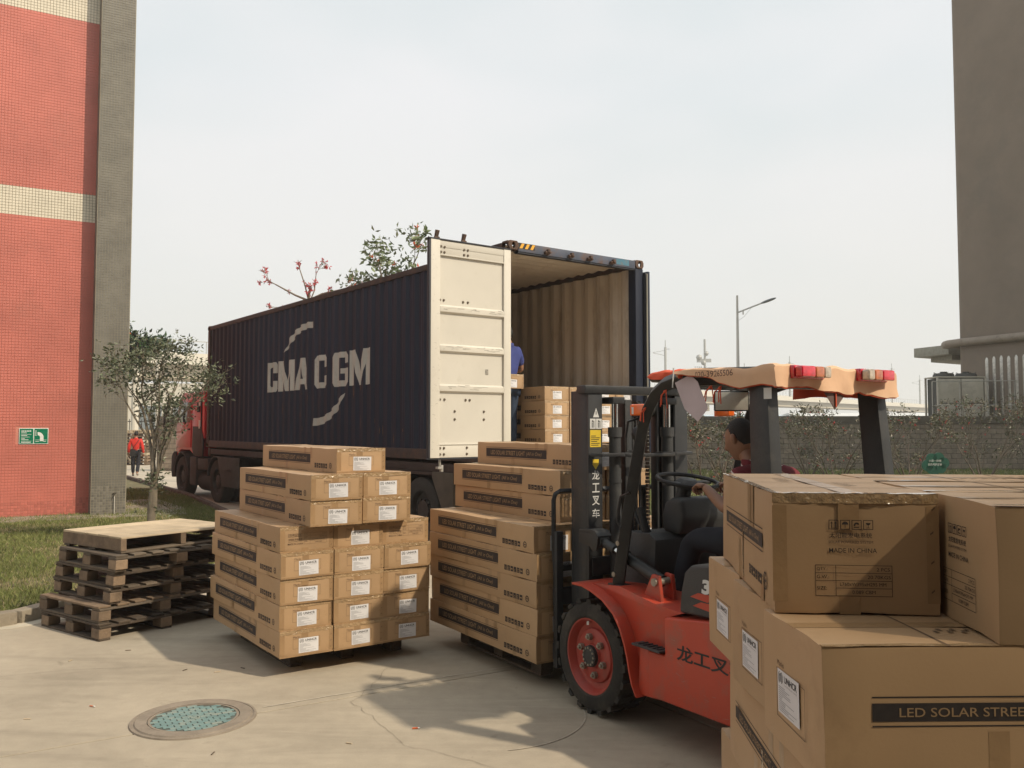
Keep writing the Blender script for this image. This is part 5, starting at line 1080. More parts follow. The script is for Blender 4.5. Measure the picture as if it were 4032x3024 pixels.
o_ = MB(); o_.v = [(.505 + (x - .505) * .982, -1.67 + (y + 1.67) * .986, z - .006) for x, y, z in g.v]; o_.f = list(g.f); o_.m = list(g.m); part('lining', o_, [m_cli], cn, recalc=False)
g = MB(); nn = 16; vs = []
for j in range(nn + 1):
    for i in range(9):
        q_ = math.pi * (i / 8) * 1.25 - .4; rr_ = .052 * (1 - .55 * abs(j / nn * 2 - 1) ** 3) * (1 + .35 * noise.noise(Vector((i * .8, j * .5, 2)))); vs.append((.95 + rr_ * 1.2 * math.cos(q_), -.60 + .033 * j, 2.085 + .02 * j / nn + rr_ * math.sin(q_)))
g.add(vs, [(j * 9 + i, j * 9 + i + 1, (j + 1) * 9 + i + 1, (j + 1) * 9 + i) for j in range(nn) for i in range(8)]); part('front_fold', g, [m_cli], cn, recalc=False)
g = MB(); g.text('020-39265506', (.018, -1.52, 2.005), nY, Z, .27, .032, bold=.01)
for k, v_ in enumerate(g.v): g.v[k] = (v_[0] - .012 - .02 * abs(math.sin(v_[1] * 17)) * .5, v_[1], v_[2])
part('lettering', g, [M('cloth_print', (.16, .09, .06), .8)], cn, smooth=False)
for k, (x_, y_, z_) in enumerate(((.085, -1.20, 1.955), (.08, -1.56, 1.965), (.08, -1.63, 1.96), (.09, -1.02, 1.86))):
    g = MB()
    for q in range(3): a = R.uniform(-.03, .03); g.tube([(x_, y_, z_), (x_ - .02, y_ + a, z_ - .03), (x_ - .02, y_ + a * 1.4, z_ - R.uniform(.06, .11))], .0032, 5)
    g.sph((x_ - .01, y_, z_ - .01), .009, 8); part('tie_string', g, [m_cli], cn)
g = MB(); g.tube([(.07, -1.28, 2.075), (.068, -1.275, 2.0), (.07, -1.27, 1.965)], .004, 5); part('cord', g, [m_lbl], cn)
g = MB(); g.prism([(.40, 1.945), (.60, 1.93), (.50, 1.835)], -2.004, -2.001, 'y'); part('flap', g, [M('flap_brown', (.13, .085, .075), .8)], cn)
g = MB(); g.box(.498, -2.012, 1.85, .504, -2.0055, 1.94); part('flap_string', g, [m_cli], cn)
pp = thing('paper_sheet', 'pale pink sheet of card hanging under the canopy beside the mirror', 'card', FW(0, 0, 0), -FY)
g = MB(); g.prism([(-1.42, 2.03), (-1.30, 1.99), (-1.375, 1.845), (-1.475, 1.775), (-1.55, 1.845), (-1.475, 1.99)], .060, .0625, 'x'); part('sheet', g, [M('pink_card', (.50, .42, .44), .7)], pp)
# lamps and mirrors
def tail(x0, rev):
    t = link('tail_lamp', None, fl, (x0, -2.035, 2.018), rad(3)); W3 = .235; sg_ = [(.0, .46, m_rdl), (.46, .76, m_aml), (.76, 1.0, m_cll)]
    for a, b_, mm in sg_:
        if rev: a, b_ = 1 - b_, 1 - a
        g = MB(); g.box(a * W3 + .001, -.045, -.028, b_ * W3 - .001, .0, .028); P_('lens', g, [mm], .012, parent=t, seg=3)
    g = MB(); g.box(-.006, .0005, -.034, W3 + .006, .04, .034); P_('housing', g, [m_rdl], .012, parent=t)
tail(.165, False); tail(.675, True)
for x0, lbl in ((.175, 1), (.88, 0)):
    t = link('indicator_lamp', None, fl); g = MB(); g.box(x0, -.90, 1.815, x0 + .06, -.79, 1.885); P_('lens', g, [m_orl], .014, parent=t, seg=3)
    g = MB(); g.box(x0 + .005, -.79 + .001, 1.815, x0 + .055, -.765, 1.885); P_('housing', g, [m_orl], .01, parent=t)
    if lbl: g = MB(); g.rect((x0 - .0006, -.79, 1.825), nY, Z, .018, .042); P_('sticker', g, [m_lbl], smooth=False, parent=t)
    if not lbl: continue
    t = link('work_lamp', None, fl); g = MB(); g.lathe([(.001, -.045), (.030, -.04), (.044, -.01), (.046, .02), (.038, .03), (.001, .03)], (x0 + .05, -.80, 1.705), 'y', 18); g.box(x0 + .03, -.86, 1.755, x0 + .07, -.80, 1.80); P_('lamp_body', g, [m_bk], .004, parent=t, recalc=False)
    if not lbl: continue
    g = MB(); g.tube([(x0 + .05, -.77, 1.60), (x0 - .02, -.76, 1.60), (x0 - .03, -.77, 1.70), (x0 - .02, -.78, 1.78), (x0 + .03, -.82, 1.80)], .008, 6); P_('lamp_cage', g, [m_dg], parent=t)
mi = link('mirror', None, fl, (.70, -1.10, 1.905), 0, (rad(4), 0, rad(-38)))
g = MB(); g.box(-.105, -.012, -.062, .105, .008, .062); P_('mirror_housing', g, [m_bk], .030, parent=mi, seg=3)
g = MB(); g.box(-.097, -.0150, -.054, .097, -.0125, .054); P_('mirror_glass', g, [M('mirror_glass', (.66, .66, .60), .35, .35, dirt=((.40, .39, .34), .3, 20))], .004, parent=mi)  # pale base colour paints a bright reflection into the glass
g = MB(); g.cyl((0, .0, .06), (0, .02, .14), .008, n=8); P_('mirror_arm', g, [m_bk], parent=mi)
# driving place: dash, column, wheel, levers, seat
g = MB(); g.prism([(-.55, .62), (-.55, 1.085), (-.62, 1.095), (-.84, 1.105), (-.90, 1.07), (-.88, .70)], .26, 1.0, 'x'); P_('dash_box', g, [m_dp], .016)
g = MB(); g.prism([(-.78, 1.10), (-.77, 1.20), (-.80, 1.285), (-.86, 1.315), (-.95, 1.310), (-.97, 1.20), (-.93, 1.09)], .42, .84, 'x'); P_('instrument_hood', g, [m_dp], .035, seg=4)
SWC = Vector((.58, -.84, 1.412)); tl_ = Matrix.Rotation(rad(10), 3, 'X')
g = MB(); g.tube([(.56, -.70, 1.02), (.56, -.79, 1.22), (.56, -.835, 1.37)], [.06, .052, .045], 12); P_('steering_column', g, [m_dp])
st = link('steering_wheel', None, fl); g = MB(); g.tube([SWC + tl_ @ Vector((.19 * math.cos(2 * math.pi * k / 28), .19 * math.sin(2 * math.pi * k / 28), 0)) for k in range(29)], .0135, 8); P_('wheel_ring', g, [m_bk], parent=st)
g = MB(); c = SWC + tl_ @ Vector((0, 0, -.012)); g.T = Matrix.Translation(c) @ tl_.to_4x4(); g.lathe([(.001, .028), (.05, .024), (.075, .005), (.07, -.03), (.03, -.05)], (0, 0, 0), 'z', 18); g.box(-.19, -.02, -.012, .19, .02, .006); g.box(-.02, -.19, -.012, .02, 0, .006); P_('wheel_hub', g, [m_dp], .003, parent=st)
for k, (x_, y_) in enumerate(((.30, -.66), (.34, -.68), (.90, -.82), (.95, -.82), (1.0, -.82))):
    g = MB(); g.tube([(x_, y_ - .15, 1.0), (x_, y_ - .06, 1.13), (x_, y_, 1.22)], [.008, .008, .012], 8); g.sph((x_, y_ + .005, 1.235), .018, 8); P_('lever', g, [m_bk])
g = MB(); g.tube([(.30, -.80, 1.04), (.30, -.745, 1.16), (.30, -.72, 1.25)], [.022, .024, .028], 10); P_('hand_brake', g, [m_bk])
g = MB(); g.box(.36, -1.72, .88, .86, -1.24, .985); P_('seat_cushion', g, [m_bk], .04, seg=3)
g = MB(); g.prism([(-1.64, .96), (-1.70, 1.40), (-1.78, 1.45), (-1.82, 1.40), (-1.76, .94)], .38, .84, 'x'); P_('seat_back', g, [m_bk], .03, seg=3)
for k in range(6):
    g = MB(); x_ = .35 + .08 * k; g.tube([(x_, -.58, .70), (x_ + .02, -.70, .62 + .03 * k), (x_, -.86, .56), (x_ + .03, -1.02, .54)], .016, 6); P_('hose', g, [m_bk])
for x_ in (.42, .62, .80): g = MB(); g.prism([(-.72, .70), (-.78, .63), (-.82, .65), (-.76, .74)], x_, x_ + .07, 'x'); P_('pedal', g, [m_bk], .006)

g = MB(); q = random.Random(12)
for k in range(46):
    y_, z_ = q.uniform(-2.2, -1.26), q.uniform(.27, .70); a_ = q.uniform(-.5, .5); l_ = q.uniform(.008, .05); g.rect((.0190, y_, z_), (nY + Z * a_).normalized(), Z, l_, q.uniform(.0008, .0022))
P_('scratches', g, [M('scratch_pale', (.34, .16, .12), .7)], smooth=False, kind='stuff')
# ================================================================= people
def skin_mesh(J, E_, sub=2, root=None):
    names = list(J); me = bpy.data.meshes.new('s'); me.from_pydata([J[n][0] for n in names], [(names.index(a), names.index(b_)) for a, b_ in E_], [])
    o = bpy.data.objects.new('s', me); col.objects.link(o); md = o.modifiers.new('Skin', 'SKIN'); md.use_smooth_shade = True
    if not me.skin_vertices: me.attributes.new
    sv = me.skin_vertices[0].data
    for i, n in enumerate(names):
        r = J[n][1]; sv[i].radius = (r, r) if not isinstance(r, tuple) else r; sv[i].use_root = (i == 0) if root is None else (n == root)
    s = o.modifiers.new('Sub', 'SUBSURF'); s.levels = s.render_levels = sub
    dg = bpy.context.evaluated_depsgraph_get(); dg.update(); out = bpy.data.meshes.new_from_object(o.evaluated_get(dg)); bpy.data.objects.remove(o); bpy.data.meshes.remove(me); return out
def mesh_to_mb(me, mb, m=0):
    mb.add([v.co.copy() for v in me.vertices], [tuple(p.vertices) for p in me.polygons], m); return mb
def head_mb(mb, T, m=0, grow=0., cut=None, scale=1.):
    n, k = 72, 54; vs = []; keep = []
    def gs(d, c, w_): return math.exp(-((d - Vector(c).normalized()).length / w_) ** 2)
    for i in range(k + 1):
        th = math.pi * i / k
        for j in range(n):
            ph = 2 * math.pi * j / n; d = Vector((math.sin(th) * math.cos(ph), math.sin(th) * math.sin(ph), math.cos(th)))
            rx, ry, rz_ = .077, .097, .118; x, y, z = d.x * rx, d.y * ry, d.z * rz_
            if d.z < 0: x *= 1 - .30 * (-d.z) ** 1.4; y = y * (1 - .12 * -d.z) + .022 * -d.z; z *= 1.06
            if d.z > 0: y -= .008 * d.z
            b = .034 * gs(d, (0, 1, -.20), .16) + .016 * gs(d, (0, 1, -.02), .14) + .006 * gs(d, (.35, .9, .26), .3) + .006 * gs(d, (-.35, .9, .26), .3) - .009 * gs(d, (.36, .93, .06), .20) - .009 * gs(d, (-.36, .93, .06), .20) + .010 * gs(d, (0, .95, -.50), .14) - .004 * gs(d, (0, .95, -.36), .06) + .013 * gs(d, (0, .8, -.86), .24) + .006 * gs(d, (.6, .75, -.2), .3) + .006 * gs(d, (-.6, .75, -.2), .3)
            p = Vector((x, y, z)) + d * (b + grow); vs.append(T @ (p * scale)); keep.append(cut(d) if cut else True)
    fs = []
    for i in range(k):
        for j in range(n):
            f = (i * n + j, (i + 1) * n + j, (i + 1) * n + (j + 1) % n, i * n + (j + 1) % n)
            if all(keep[q] for q in f): fs.append(f)
    o = mb.T; mb.T = None; mb.add(vs, fs, m); mb.T = o
m_skin = M('skin', (.30, .16, .10), .55, var=.08, scale=12, rnd=0); m_hair = M('hair_black', (.012, .010, .009), .6, var=.3, scale=60, bump=.6, bscale=300); m_eye = M('eye_dark', (.02, .015, .012), .2); m_eyew = M('eye_white', (.55, .5, .46), .3)
def head_set(root, c, R3, name='person', sc_=1.):
    """returns builder lists for the skin part and makes the hair child"""
    T = Matrix.Translation(c) @ R3.to_4x4(); return T
def fingers(mb, w0, pd, nd, side, curl, L_=1., m=0):
    """w0 wrist, pd palm direction, nd palm normal, side thumb direction; five short skinned chains and a palm"""
    w0, pd, nd, sd_ = Vector(w0), Vector(pd).normalized(), Vector(nd).normalized(), Vector(side).normalized()
    J = {'w': (w0, (.025, .018)), 'a': (w0 + pd * .035, (.034, .016)), 'b': (w0 + pd * .075, (.036, .015))}; mesh_to_mb(skin_mesh(J, [('w', 'a'), ('a', 'b')], 2), mb, m)
    for k, (o_, ln) in enumerate(((.030, .9), (.010, 1.0), (-.010, .95), (-.029, .75))):
        p = w0 + pd * .078 + sd_ * o_; J = {'0': (p - pd * .02, .0095)}; E_ = []; a = 0
        for q in range(3): a += curl; l = (.038, .027, .020)[q] * ln; p = p + (pd * math.cos(a) + nd * math.sin(a)) * l; J[str(q + 1)] = (p, (.009, .0085, .007)[q]); E_.append((str(q), str(q + 1)))
        mesh_to_mb(skin_mesh(J, E_, 1), mb, m)
    p = w0 + pd * .025 + sd_ * .022; J = {'0': (p, .012), '1': (p + sd_ * .022 + pd * .022 + nd * .01, .0115), '2': (p + sd_ * .026 + pd * .045 + nd * .03, .010), '3': (p + sd_ * .016 + pd * .058 + nd * .048, .008)}
    mesh_to_mb(skin_mesh(J, [('0', '1'), ('1', '2'), ('2', '3')], 1), mb, m)
def person(label, loc, rz, J, mats, head_rot=(0, 0, 0), headc=None, hands=(), scale=1., hair_cut=None, group=None, shirt_arm='elbow', bag=False, collar=True):
    ms, mt, mf = mats; root = thing('person', label, 'person', loc, rz, group); root.scale = (scale,) * 3
    body = MB()
    EB = [('pel', 'sp'), ('sp', 'ch'), ('ch', 'nb'), ('nb', 'nk'), ('nk', 'hd')]
    for s in 'LR': EB += [('ch', 'sh' + s), ('sh' + s, 'el' + s), ('el' + s, 'wr' + s), ('pel', 'hp' + s), ('hp' + s, 'kn' + s), ('kn' + s, 'an' + s), ('an' + s, 'to' + s)]
    rb = {'pel': .12, 'sp': .11, 'ch': .125, 'nb': .065, 'nk': .055, 'hd': .05, 'sh': .058, 'el': .042, 'wr': .028, 'hp': .09, 'kn': .058, 'an': .040, 'to': .03}
    JB = {n: (J[n], rb[n if n in rb else n[:-1]]) for n in J}
    mesh_to_mb(skin_mesh(JB, EB, 2, 'pel'), body)
    T = Matrix.Translation(headc or (Vector(J['hd']) + Vector((0, .015, .075)))) @ Matrix.Rotation(head_rot[2], 4, 'Z') @ Matrix.Rotation(head_rot[0], 4, 'X') @ Matrix.Rotation(head_rot[1], 4, 'Y')
    head_mb(body, T)
    for s in (-1, 1):
        o = body.T; body.T = T @ Matrix.Translation((s * .079, -.008, -.005)) @ Matrix.Rotation(s * rad(-18), 4, 'Z'); body.sph((0, 0, 0), (.010, .020, .032), 10); body.sph((s * .006, -.004, .006), (.008, .016, .024), 8); body.T = o
    for s, w0, pd, nd, sd_, cu in hands: fingers(body, w0, pd, nd, sd_, cu)
    part('body', body, [m_skin], root, recalc=False, ang=80)
    e = MB(); e.T = T
    for s in (-1, 1):
        e.sph((s * .031, .083, .008), (.012, .008, .007), 10, 1); e.sph((s * .031, .0885, .008), (.005, .004, .005), 8, 0)
        e.tube([(s * .014, .095, .030), (s * .032, .092, .034), (s * .050, .080, .028)], [.003, .004, .002], 6)
    e.tube([(-.02, .098, -.050), (0, .104, -.049), (.02, .098, -.050)], .0022, 5); part('face_features', e, [m_eye, m_eyew], root)
    h = MB(); head_mb(h, T, 0, .0035, hair_cut or (lambda d: d.z > .50 - .9 * max(0, -d.y + .42 * (1 - max(0, d.y))) and d.z > -.42 and not (d.y > .05 and abs(d.x) > .6 and d.z < .22))); part('hair', h, [m_hair], root, recalc=False)
    # shirt
    JS = {}; k = {'pel': .155, 'sp': .150, 'ch': .158, 'nb': .085, 'sh': .078, 'el': .062}
    for n in ('pel', 'sp', 'ch', 'nb'): JS[n] = (Vector(J[n]) + (Z * -.0 if n != 'nb' else Z * -.02), (k[n], k[n] * (.72 if n in ('pel', 'sp', 'ch') else 1)) if 0 else k[n] * .86)
    ES = [('pel', 'sp'), ('sp', 'ch'), ('ch', 'nb')]
    for s in 'LR':
        JS['sh' + s] = (J['sh' + s], k['sh']); a, b_ = Vector(J['sh' + s]), Vector(J['el' + s]); t = .8 if shirt_arm == 'elbow' else 1; JS['el' + s] = (a.lerp(b_, t), k['el'] if shirt_arm == 'elbow' else .060); ES += [('ch', 'sh' + s), ('sh' + s, 'el' + s)]
        if shirt_arm != 'elbow': JS['wr' + s] = (Vector(J['el' + s]).lerp(Vector(J['wr' + s]), .92), .043); ES.append(('el' + s, 'wr' + s))
    g = MB(); mesh_to_mb(skin_mesh(JS, ES, 3, 'pel'), g)
    g.v = [tuple(Vector(p) + noise.noise_vector(Vector(p) * 9) * .008 + noise.noise_vector(Vector(p) * 22) * .003) for p in g.v]
    if collar: c = Vector(J['nb']) + Vector((0, .0, .012)); g.lathe([(.074, -.02), (.070, .022), (.064, .024), (.062, -.01)], c, 'z', 20)
    part('shirt', g, [ms], root, recalc=False, ang=80)
    JT = {'pel': (Vector(J['pel']) - Z * .01, .135)}; ET = []
    for s in 'LR': JT['hp' + s] = (J['hp' + s], .105); JT['kn' + s] = (J['kn' + s], .078); a = Vector(J['kn' + s]).lerp(Vector(J['an' + s]), .95); JT['an' + s] = (a, .062); ET += [('pel', 'hp' + s), ('hp' + s, 'kn' + s), ('kn' + s, 'an' + s)]
    g = MB(); mesh_to_mb(skin_mesh(JT, ET, 2, 'pel'), g); g.v = [tuple(Vector(p) + noise.noise_vector(Vector(p) * 11) * .008) for p in g.v]; part('trousers', g, [mt], root, recalc=False, ang=80)
    for s in 'LR':
        a, t = Vector(J['an' + s]), Vector(J['to' + s]); d = (t - a); d.z = 0; d = d.normalized(); g = MB(); mesh_to_mb(skin_mesh({'h': (a - d * .03 - Z * .03, (.042, .045)), 'm': (a + d * .07 - Z * .045, (.046, .035)), 't': (t - Z * .005, (.042, .028))}, [('h', 'm'), ('m', 't')], 2), g); part('shoe', g, [mf], root, recalc=False)
    return root
m_blu_s = M('polo_blue', (.035, .05, .20), .8, var=.15, scale=8, bump=.3, bscale=30); m_jean = M('jeans_blue', (.03, .05, .09), .85, var=.2, scale=10, bump=.3); m_drk = M('trousers_dark', (.012, .014, .022), .85, var=.2, scale=8); m_rds = M('jacket_red', (.60, .028, .018), .7, var=.10, scale=8, bump=.3, bscale=30)
m_sho = M('shoe_grey', (.28, .25, .21), .7); m_shd2 = M('shoe_dark', (.03, .028, .025), .6)
# striped maroon polo: stripes are woven into the cloth
m_mar = M('polo_maroon', (.16, .012, .022), .8, var=.12, scale=8, bump=.3, bscale=40, rnd=0)
n_ = m_mar.node_tree; K_ = n_.links.new; bs = n_.nodes['Principled BSDF']; src = bs.inputs['Base Color'].links[0].from_socket
t_ = n_.nodes.new('ShaderNodeTexCoord'); mp_ = n_.nodes.new('ShaderNodeMapping'); mp_.inputs['Rotation'].default_value = (rad(-24), 0, 0); sx_ = n_.nodes.new('ShaderNodeSeparateXYZ'); K_(t_.outputs['Object'], mp_.inputs[0]); K_(mp_.outputs[0], sx_.inputs[0])
a_ = n_.nodes.new('ShaderNodeMath'); a_.operation = 'MULTIPLY'; a_.inputs[1].default_value = 17.; K_(sx_.outputs['Z'], a_.inputs[0]); f_ = n_.nodes.new('ShaderNodeMath'); f_.operation = 'FRACT'; K_(a_.outputs[0], f_.inputs[0]); c_ = n_.nodes.new('ShaderNodeMath'); c_.operation = 'GREATER_THAN'; c_.inputs[1].default_value = .83; K_(f_.outputs[0], c_.inputs[0])
x_m = n_.nodes.new('ShaderNodeMixRGB'); x_m.inputs[2].default_value = (.62, .52, .50, 1); K_(c_.outputs[0], x_m.inputs[0]); K_(src, x_m.inputs[1]); K_(x_m.outputs[0], bs.inputs['Base Color'])
JD = {'pel': (.60, -1.46, 1.09), 'sp': (.60, -1.455, 1.26), 'ch': (.60, -1.44, 1.40), 'nb': (.60, -1.365, 1.525), 'nk': (.60, -1.325, 1.575), 'hd': (.60, -1.295, 1.61),
      'shL': (.42, -1.43, 1.45), 'elL': (.40, -1.36, 1.27), 'wrL': (.465, -1.105, 1.395), 'shR': (.79, -1.45, 1.45), 'elR': (.82, -1.27, 1.26), 'wrR': (.745, -1.07, 1.40),
      'hpL': (.51, -1.40, 1.085), 'knL': (.44, -1.03, 1.085), 'anL': (.42, -.93, .70), 'toL': (.42, -.78, .635), 'hpR': (.69, -1.40, 1.085), 'knR': (.76, -1.04, 1.08), 'anR': (.76, -.90, .70), 'toR': (.76, -.76, .64)}
person('man in maroon striped polo shirt driving the forklift, both hands at the steering wheel', FW(0, 0, 0), -FY, JD, (m_mar, m_drk, m_shd2), head_rot=(rad(-17), 0, rad(4)), headc=Vector((.60, -1.268, 1.680)),
       hands=(('L', (.465, -1.105, 1.395), (.25, 1, .10), (.1, .1, -1), (1, 0, .1), .95), ('R', (.745, -1.07, 1.40), (-.25, 1, .05), (0, .1, -1), (-1, 0, .1), .95)))
JS_ = {'pel': (0, 0, .93), 'sp': (0, .01, 1.10), 'ch': (0, .0, 1.29), 'nb': (0, -.015, 1.44), 'nk': (0, .0, 1.49), 'hd': (0, .01, 1.53),
       'shL': (-.175, -.01, 1.375), 'elL': (-.245, -.03, 1.11), 'wrL': (-.265, .06, .88), 'shR': (.175, -.01, 1.375), 'elR': (.245, -.04, 1.11), 'wrR': (.27, .03, .87),
       'hpL': (-.09, 0, .90), 'knL': (-.105, .05, .50), 'anL': (-.11, .10, .09), 'toL': (-.115, .22, .035), 'hpR': (.09, 0, .90), 'knR': (.10, -.02, .48), 'anR': (.10, -.22, .14), 'toR': (.105, -.11, .05)}
wk = person('man in red jacket and dark trousers walking away along the road', (-13.35, 31.0, -.02), rad(12), JS_, (m_rds, m_drk, m_sho), scale=.93, shirt_arm='long',
       hands=(('L', (-.265, .06, .88), (0, .1, -1), (0, 1, 0), (1, .2, 0), .5), ('R', (.27, .03, .87), (0, .1, -1), (0, 1, 0), (-1, .2, 0), .5)), hair_cut=lambda d: d.z > .3 or (d.y < .1 and d.z > -.35))
g = MB(); g.box(-.17, -.20, .78, .02, -.125, 1.03); g.tube([(-.1, -.17, 1.02), (.0, -.150, 1.20), (.12, -.135, 1.38), (.13, -.02, 1.46), (.10, .10, 1.38), (-.02, .135, 1.2)], .012, 5)
bagt = thing('shoulder_bag', 'black shoulder bag with thin strap carried by the man in red', 'bag', (-13.35, 31.0, -.02), rad(12)); bagt.scale = (.93,) * 3; part('bag_body', g, [m_bk], bagt, .01)
JW = dict(JS_); JW.update({'elR': (.30, .02, 1.12), 'wrR': (.16, .22, 1.10), 'elL': (-.28, .06, 1.12), 'wrL': (-.14, .24, 1.10), 'anR': (.10, 0, .09), 'toR': (.11, .13, .035), 'knR': (.10, .03, .49), 'anL': (-.11, 0, .09), 'toL': (-.11, .13, .035), 'knL': (-.1, .03, .49)})
person('worker in blue polo and jeans standing in the container behind the open door', CW(.43, .60, 1.408), -CY + rad(10), JW, (m_blu_s, m_jean, m_shd2), scale=1.0,
       hands=(('L', (-.14, .24, 1.10), (.4, 1, -.1), (0, 0, -1), (1, 0, 0), .5), ('R', (.16, .22, 1.10), (-.4, 1, -.1), (0, 0, -1), (-1, 0, 0), .5)))
# ================================================================= trees and shrubs
m_bk1 = M('bark_pale', (.20, .165, .12), .9, var=.3, scale=9, bump=.5, bscale=40); m_bk2 = M('bark_dark', (.13, .10, .075), .9, var=.3, scale=9)
LV = {'olive': [(.105, .12, .065), (.18, .20, .12), (.07, .085, .045)], 'dark': [(.02, .055, .012), (.035, .085, .018), (.012, .03, .01)], 'autumn': [(.10, .09, .055), (.15, .13, .075), (.07, .09, .04)], 'pale': [(.15, .19, .09), (.23, .27, .14), (.09, .13, .05)]}
LVM = {k: [M('leaf_%s_%s' % (k, 'abc'[i]), c, .45, var=.2, scale=3, spec=.5) for i, c in enumerate(v)] for k, v in LV.items()}
m_fl = M('flower_red', (.55, .035, .04), .6); m_flo = M('flower_orange', (.62, .12, .03), .6)
def leaf(mb, p, d, s, m, q):
    d = d.normalized(); a = d.cross(Vector((q.uniform(-1, 1), q.uniform(-1, 1), q.uniform(-.3, 1)))).normalized(); n_ = d.cross(a); w_ = s * .20; b = len(mb.v)
    mb.v += [tuple(p), tuple(p + d * s * .45 + a * w_ + n_ * s * .06), tuple(p + d * s - n_ * s * .08), tuple(p + d * s * .45 - a * w_ + n_ * s * .06)]; mb.f += [(b, b + 1, b + 2), (b, b + 2, b + 3)]; mb.m += [m, m]
def plant(name, label, cat, loc, stems, seed, leafsize, kind, nleaf, bark, flowers=0, fl_mat=None, group=None, levels=3, spread=.6, up=.25, minr=.003, tip_l=.35, density=1.0, fl_size=.05, crownname='crown'):
    """stems: list of (points, r0, r1)"""
    q = random.Random(seed); t = thing(name, label, cat, loc, 0, group); tk_ = MB(); cr_ = MB(); fw = MB(); tips = []
    def branch(p, d, l, r, lv):
        n = 4; P = [p]; dd = d.normalized()
        for i in range(n): dd = (dd + Vector((q.gauss(0, .13), q.gauss(0, .13), q.gauss(0, .10) + up * .12))).normalized(); P.append(P[-1] + dd * l / n)
        tk_.tube(P, [max(minr, r * (1 - .55 * i / n)) for i in range(n + 1)], 6 if lv > 1 else 4, caps=False)
        if lv <= 1:
            for i in range(1, n + 1): tips.append((P[i], dd))
        if lv > 0:
            for k in range(2 if lv < levels else 3):
                i = q.choice((2, 3, 4)) if k else n; a = q.uniform(0, 6.28); s = spread * q.uniform(.6, 1.2); o = dd.orthogonal().normalized(); o2 = dd.cross(o); branch(P[i], dd + (o * math.cos(a) + o2 * math.sin(a)) * s, l * q.uniform(.55, .8), r * .55, lv - 1)
    for P, r0, r1, bl_, lv in stems:
        n = len(P); tk_.tube(P, [r0 + (r1 - r0) * i / (n - 1) for i in range(n)], 8, caps=False)
        d = (Vector(P[-1]) - Vector(P[-2])).normalized()
        branch(Vector(P[-1]), d, bl_, r1 * .9, lv)
        for i in range(max(1, n - 2), n): a = q.uniform(0, 6.28); branch(Vector(P[i]), d + Vector((math.cos(a), math.sin(a), .2)) * spread, bl_ * .8, r1 * .6, max(1, lv - 1))
    for k in range(nleaf):
        p, d = q.choice(tips); o = Vector((q.gauss(0, 1), q.gauss(0, 1), q.gauss(0, .8))) * tip_l * .33; pp_ = p + o
        for z_ in range(q.choice((2, 3, 4))): dd = Vector((q.gauss(0, 1), q.gauss(0, 1), q.gauss(.1, .7))); leaf(cr_, pp_ + dd * .01, dd, leafsize * q.uniform(.6, 1.25), q.choice((0, 0, 1, 2)), q)
    for k in range(flowers):
        p, d = q.choice(tips); pp_ = p + Vector((q.gauss(0, 1), q.gauss(0, 1), q.gauss(0, 1))) * tip_l * .15
        for z_ in range(5): dd = Vector((q.gauss(0, 1), q.gauss(0, 1), q.gauss(.2, 1))); leaf(fw, pp_, dd, fl_size * q.uniform(.7, 1.2), 0, q); 
    part('trunk', tk_, [bark], t, recalc=False, ang=60)
    if cr_.v: part(crownname, cr_, LVM[kind], t, smooth=False, recalc=False)
    if fw.v: part('flowers', fw, [fl_mat], t, smooth=False, recalc=False, kind='stuff')
    return t
V = Vector
# small multi-stemmed tree on the lawn
def SC_(S): return [([V((p.x * .62, p.y * .66, .28 + p.z * .82)) for p in P], a * .85, b_ * .85, c * .68, d) for P, a, b_, c, d in S]
ST = [([V((0, 0, 0)), V((.03, 0, .35)), V((.05, 0, .75))], .072, .062, .0, 0)]
stems = [([V((.05, 0, .74)), V((-.0, .02, 1.1)), V((.03, .05, 1.45)), V((-.12, .1, 1.9))], .055, .030, .75, 3), ([V((.05, 0, .74)), V((.17, -.05, .98)), V((.20, -.05, 1.3)), V((.30, 0, 1.75))], .045, .028, .80, 3),
         ([V((.0, .02, 1.1)), V((-.12, .1, 1.5)), V((-.28, .1, 2.0))], .034, .022, .75, 3), ([V((.20, -.05, 1.3)), V((.42, -.1, 1.62)), V((.72, -.1, 1.95))], .026, .016, .62, 3), ([V((.03, .05, 1.45)), V((.10, .1, 2.0)), V((.13, 0, 2.5))], .028, .016, .6, 3),
         ([V((.20, -.05, 1.0)), V((.35, -.15, 1.3)), V((.55, -.15, 1.75))], .022, .014, .55, 2), ([V((-.12, .1, 1.5)), V((-.35, .0, 1.8)), V((-.62, -.1, 2.2))], .022, .012, .55, 3), ([V((.72, -.1, 1.95)), V((1.0, -.15, 2.2)), V((1.25, -.2, 2.45))], .014, .009, .45, 2), ([V((.05, 0, .3)), V((.05, 0, .76))], .064, .060, .01, 0)]
st_ = plant('small_tree', 'slender multi-stemmed young tree with sparse olive leaves on the lawn', 'tree', (-5.37, 13.05, .03), SC_([([V((0, 0, -.40)), V((.0, 0, .3)), V((.05, 0, .76))], .078, .066, .02, 0)] + stems), 11, .072, 'olive', 1150, m_bk1, levels=3, spread=.62, up=.5, tip_l=.30, crownname='crown')
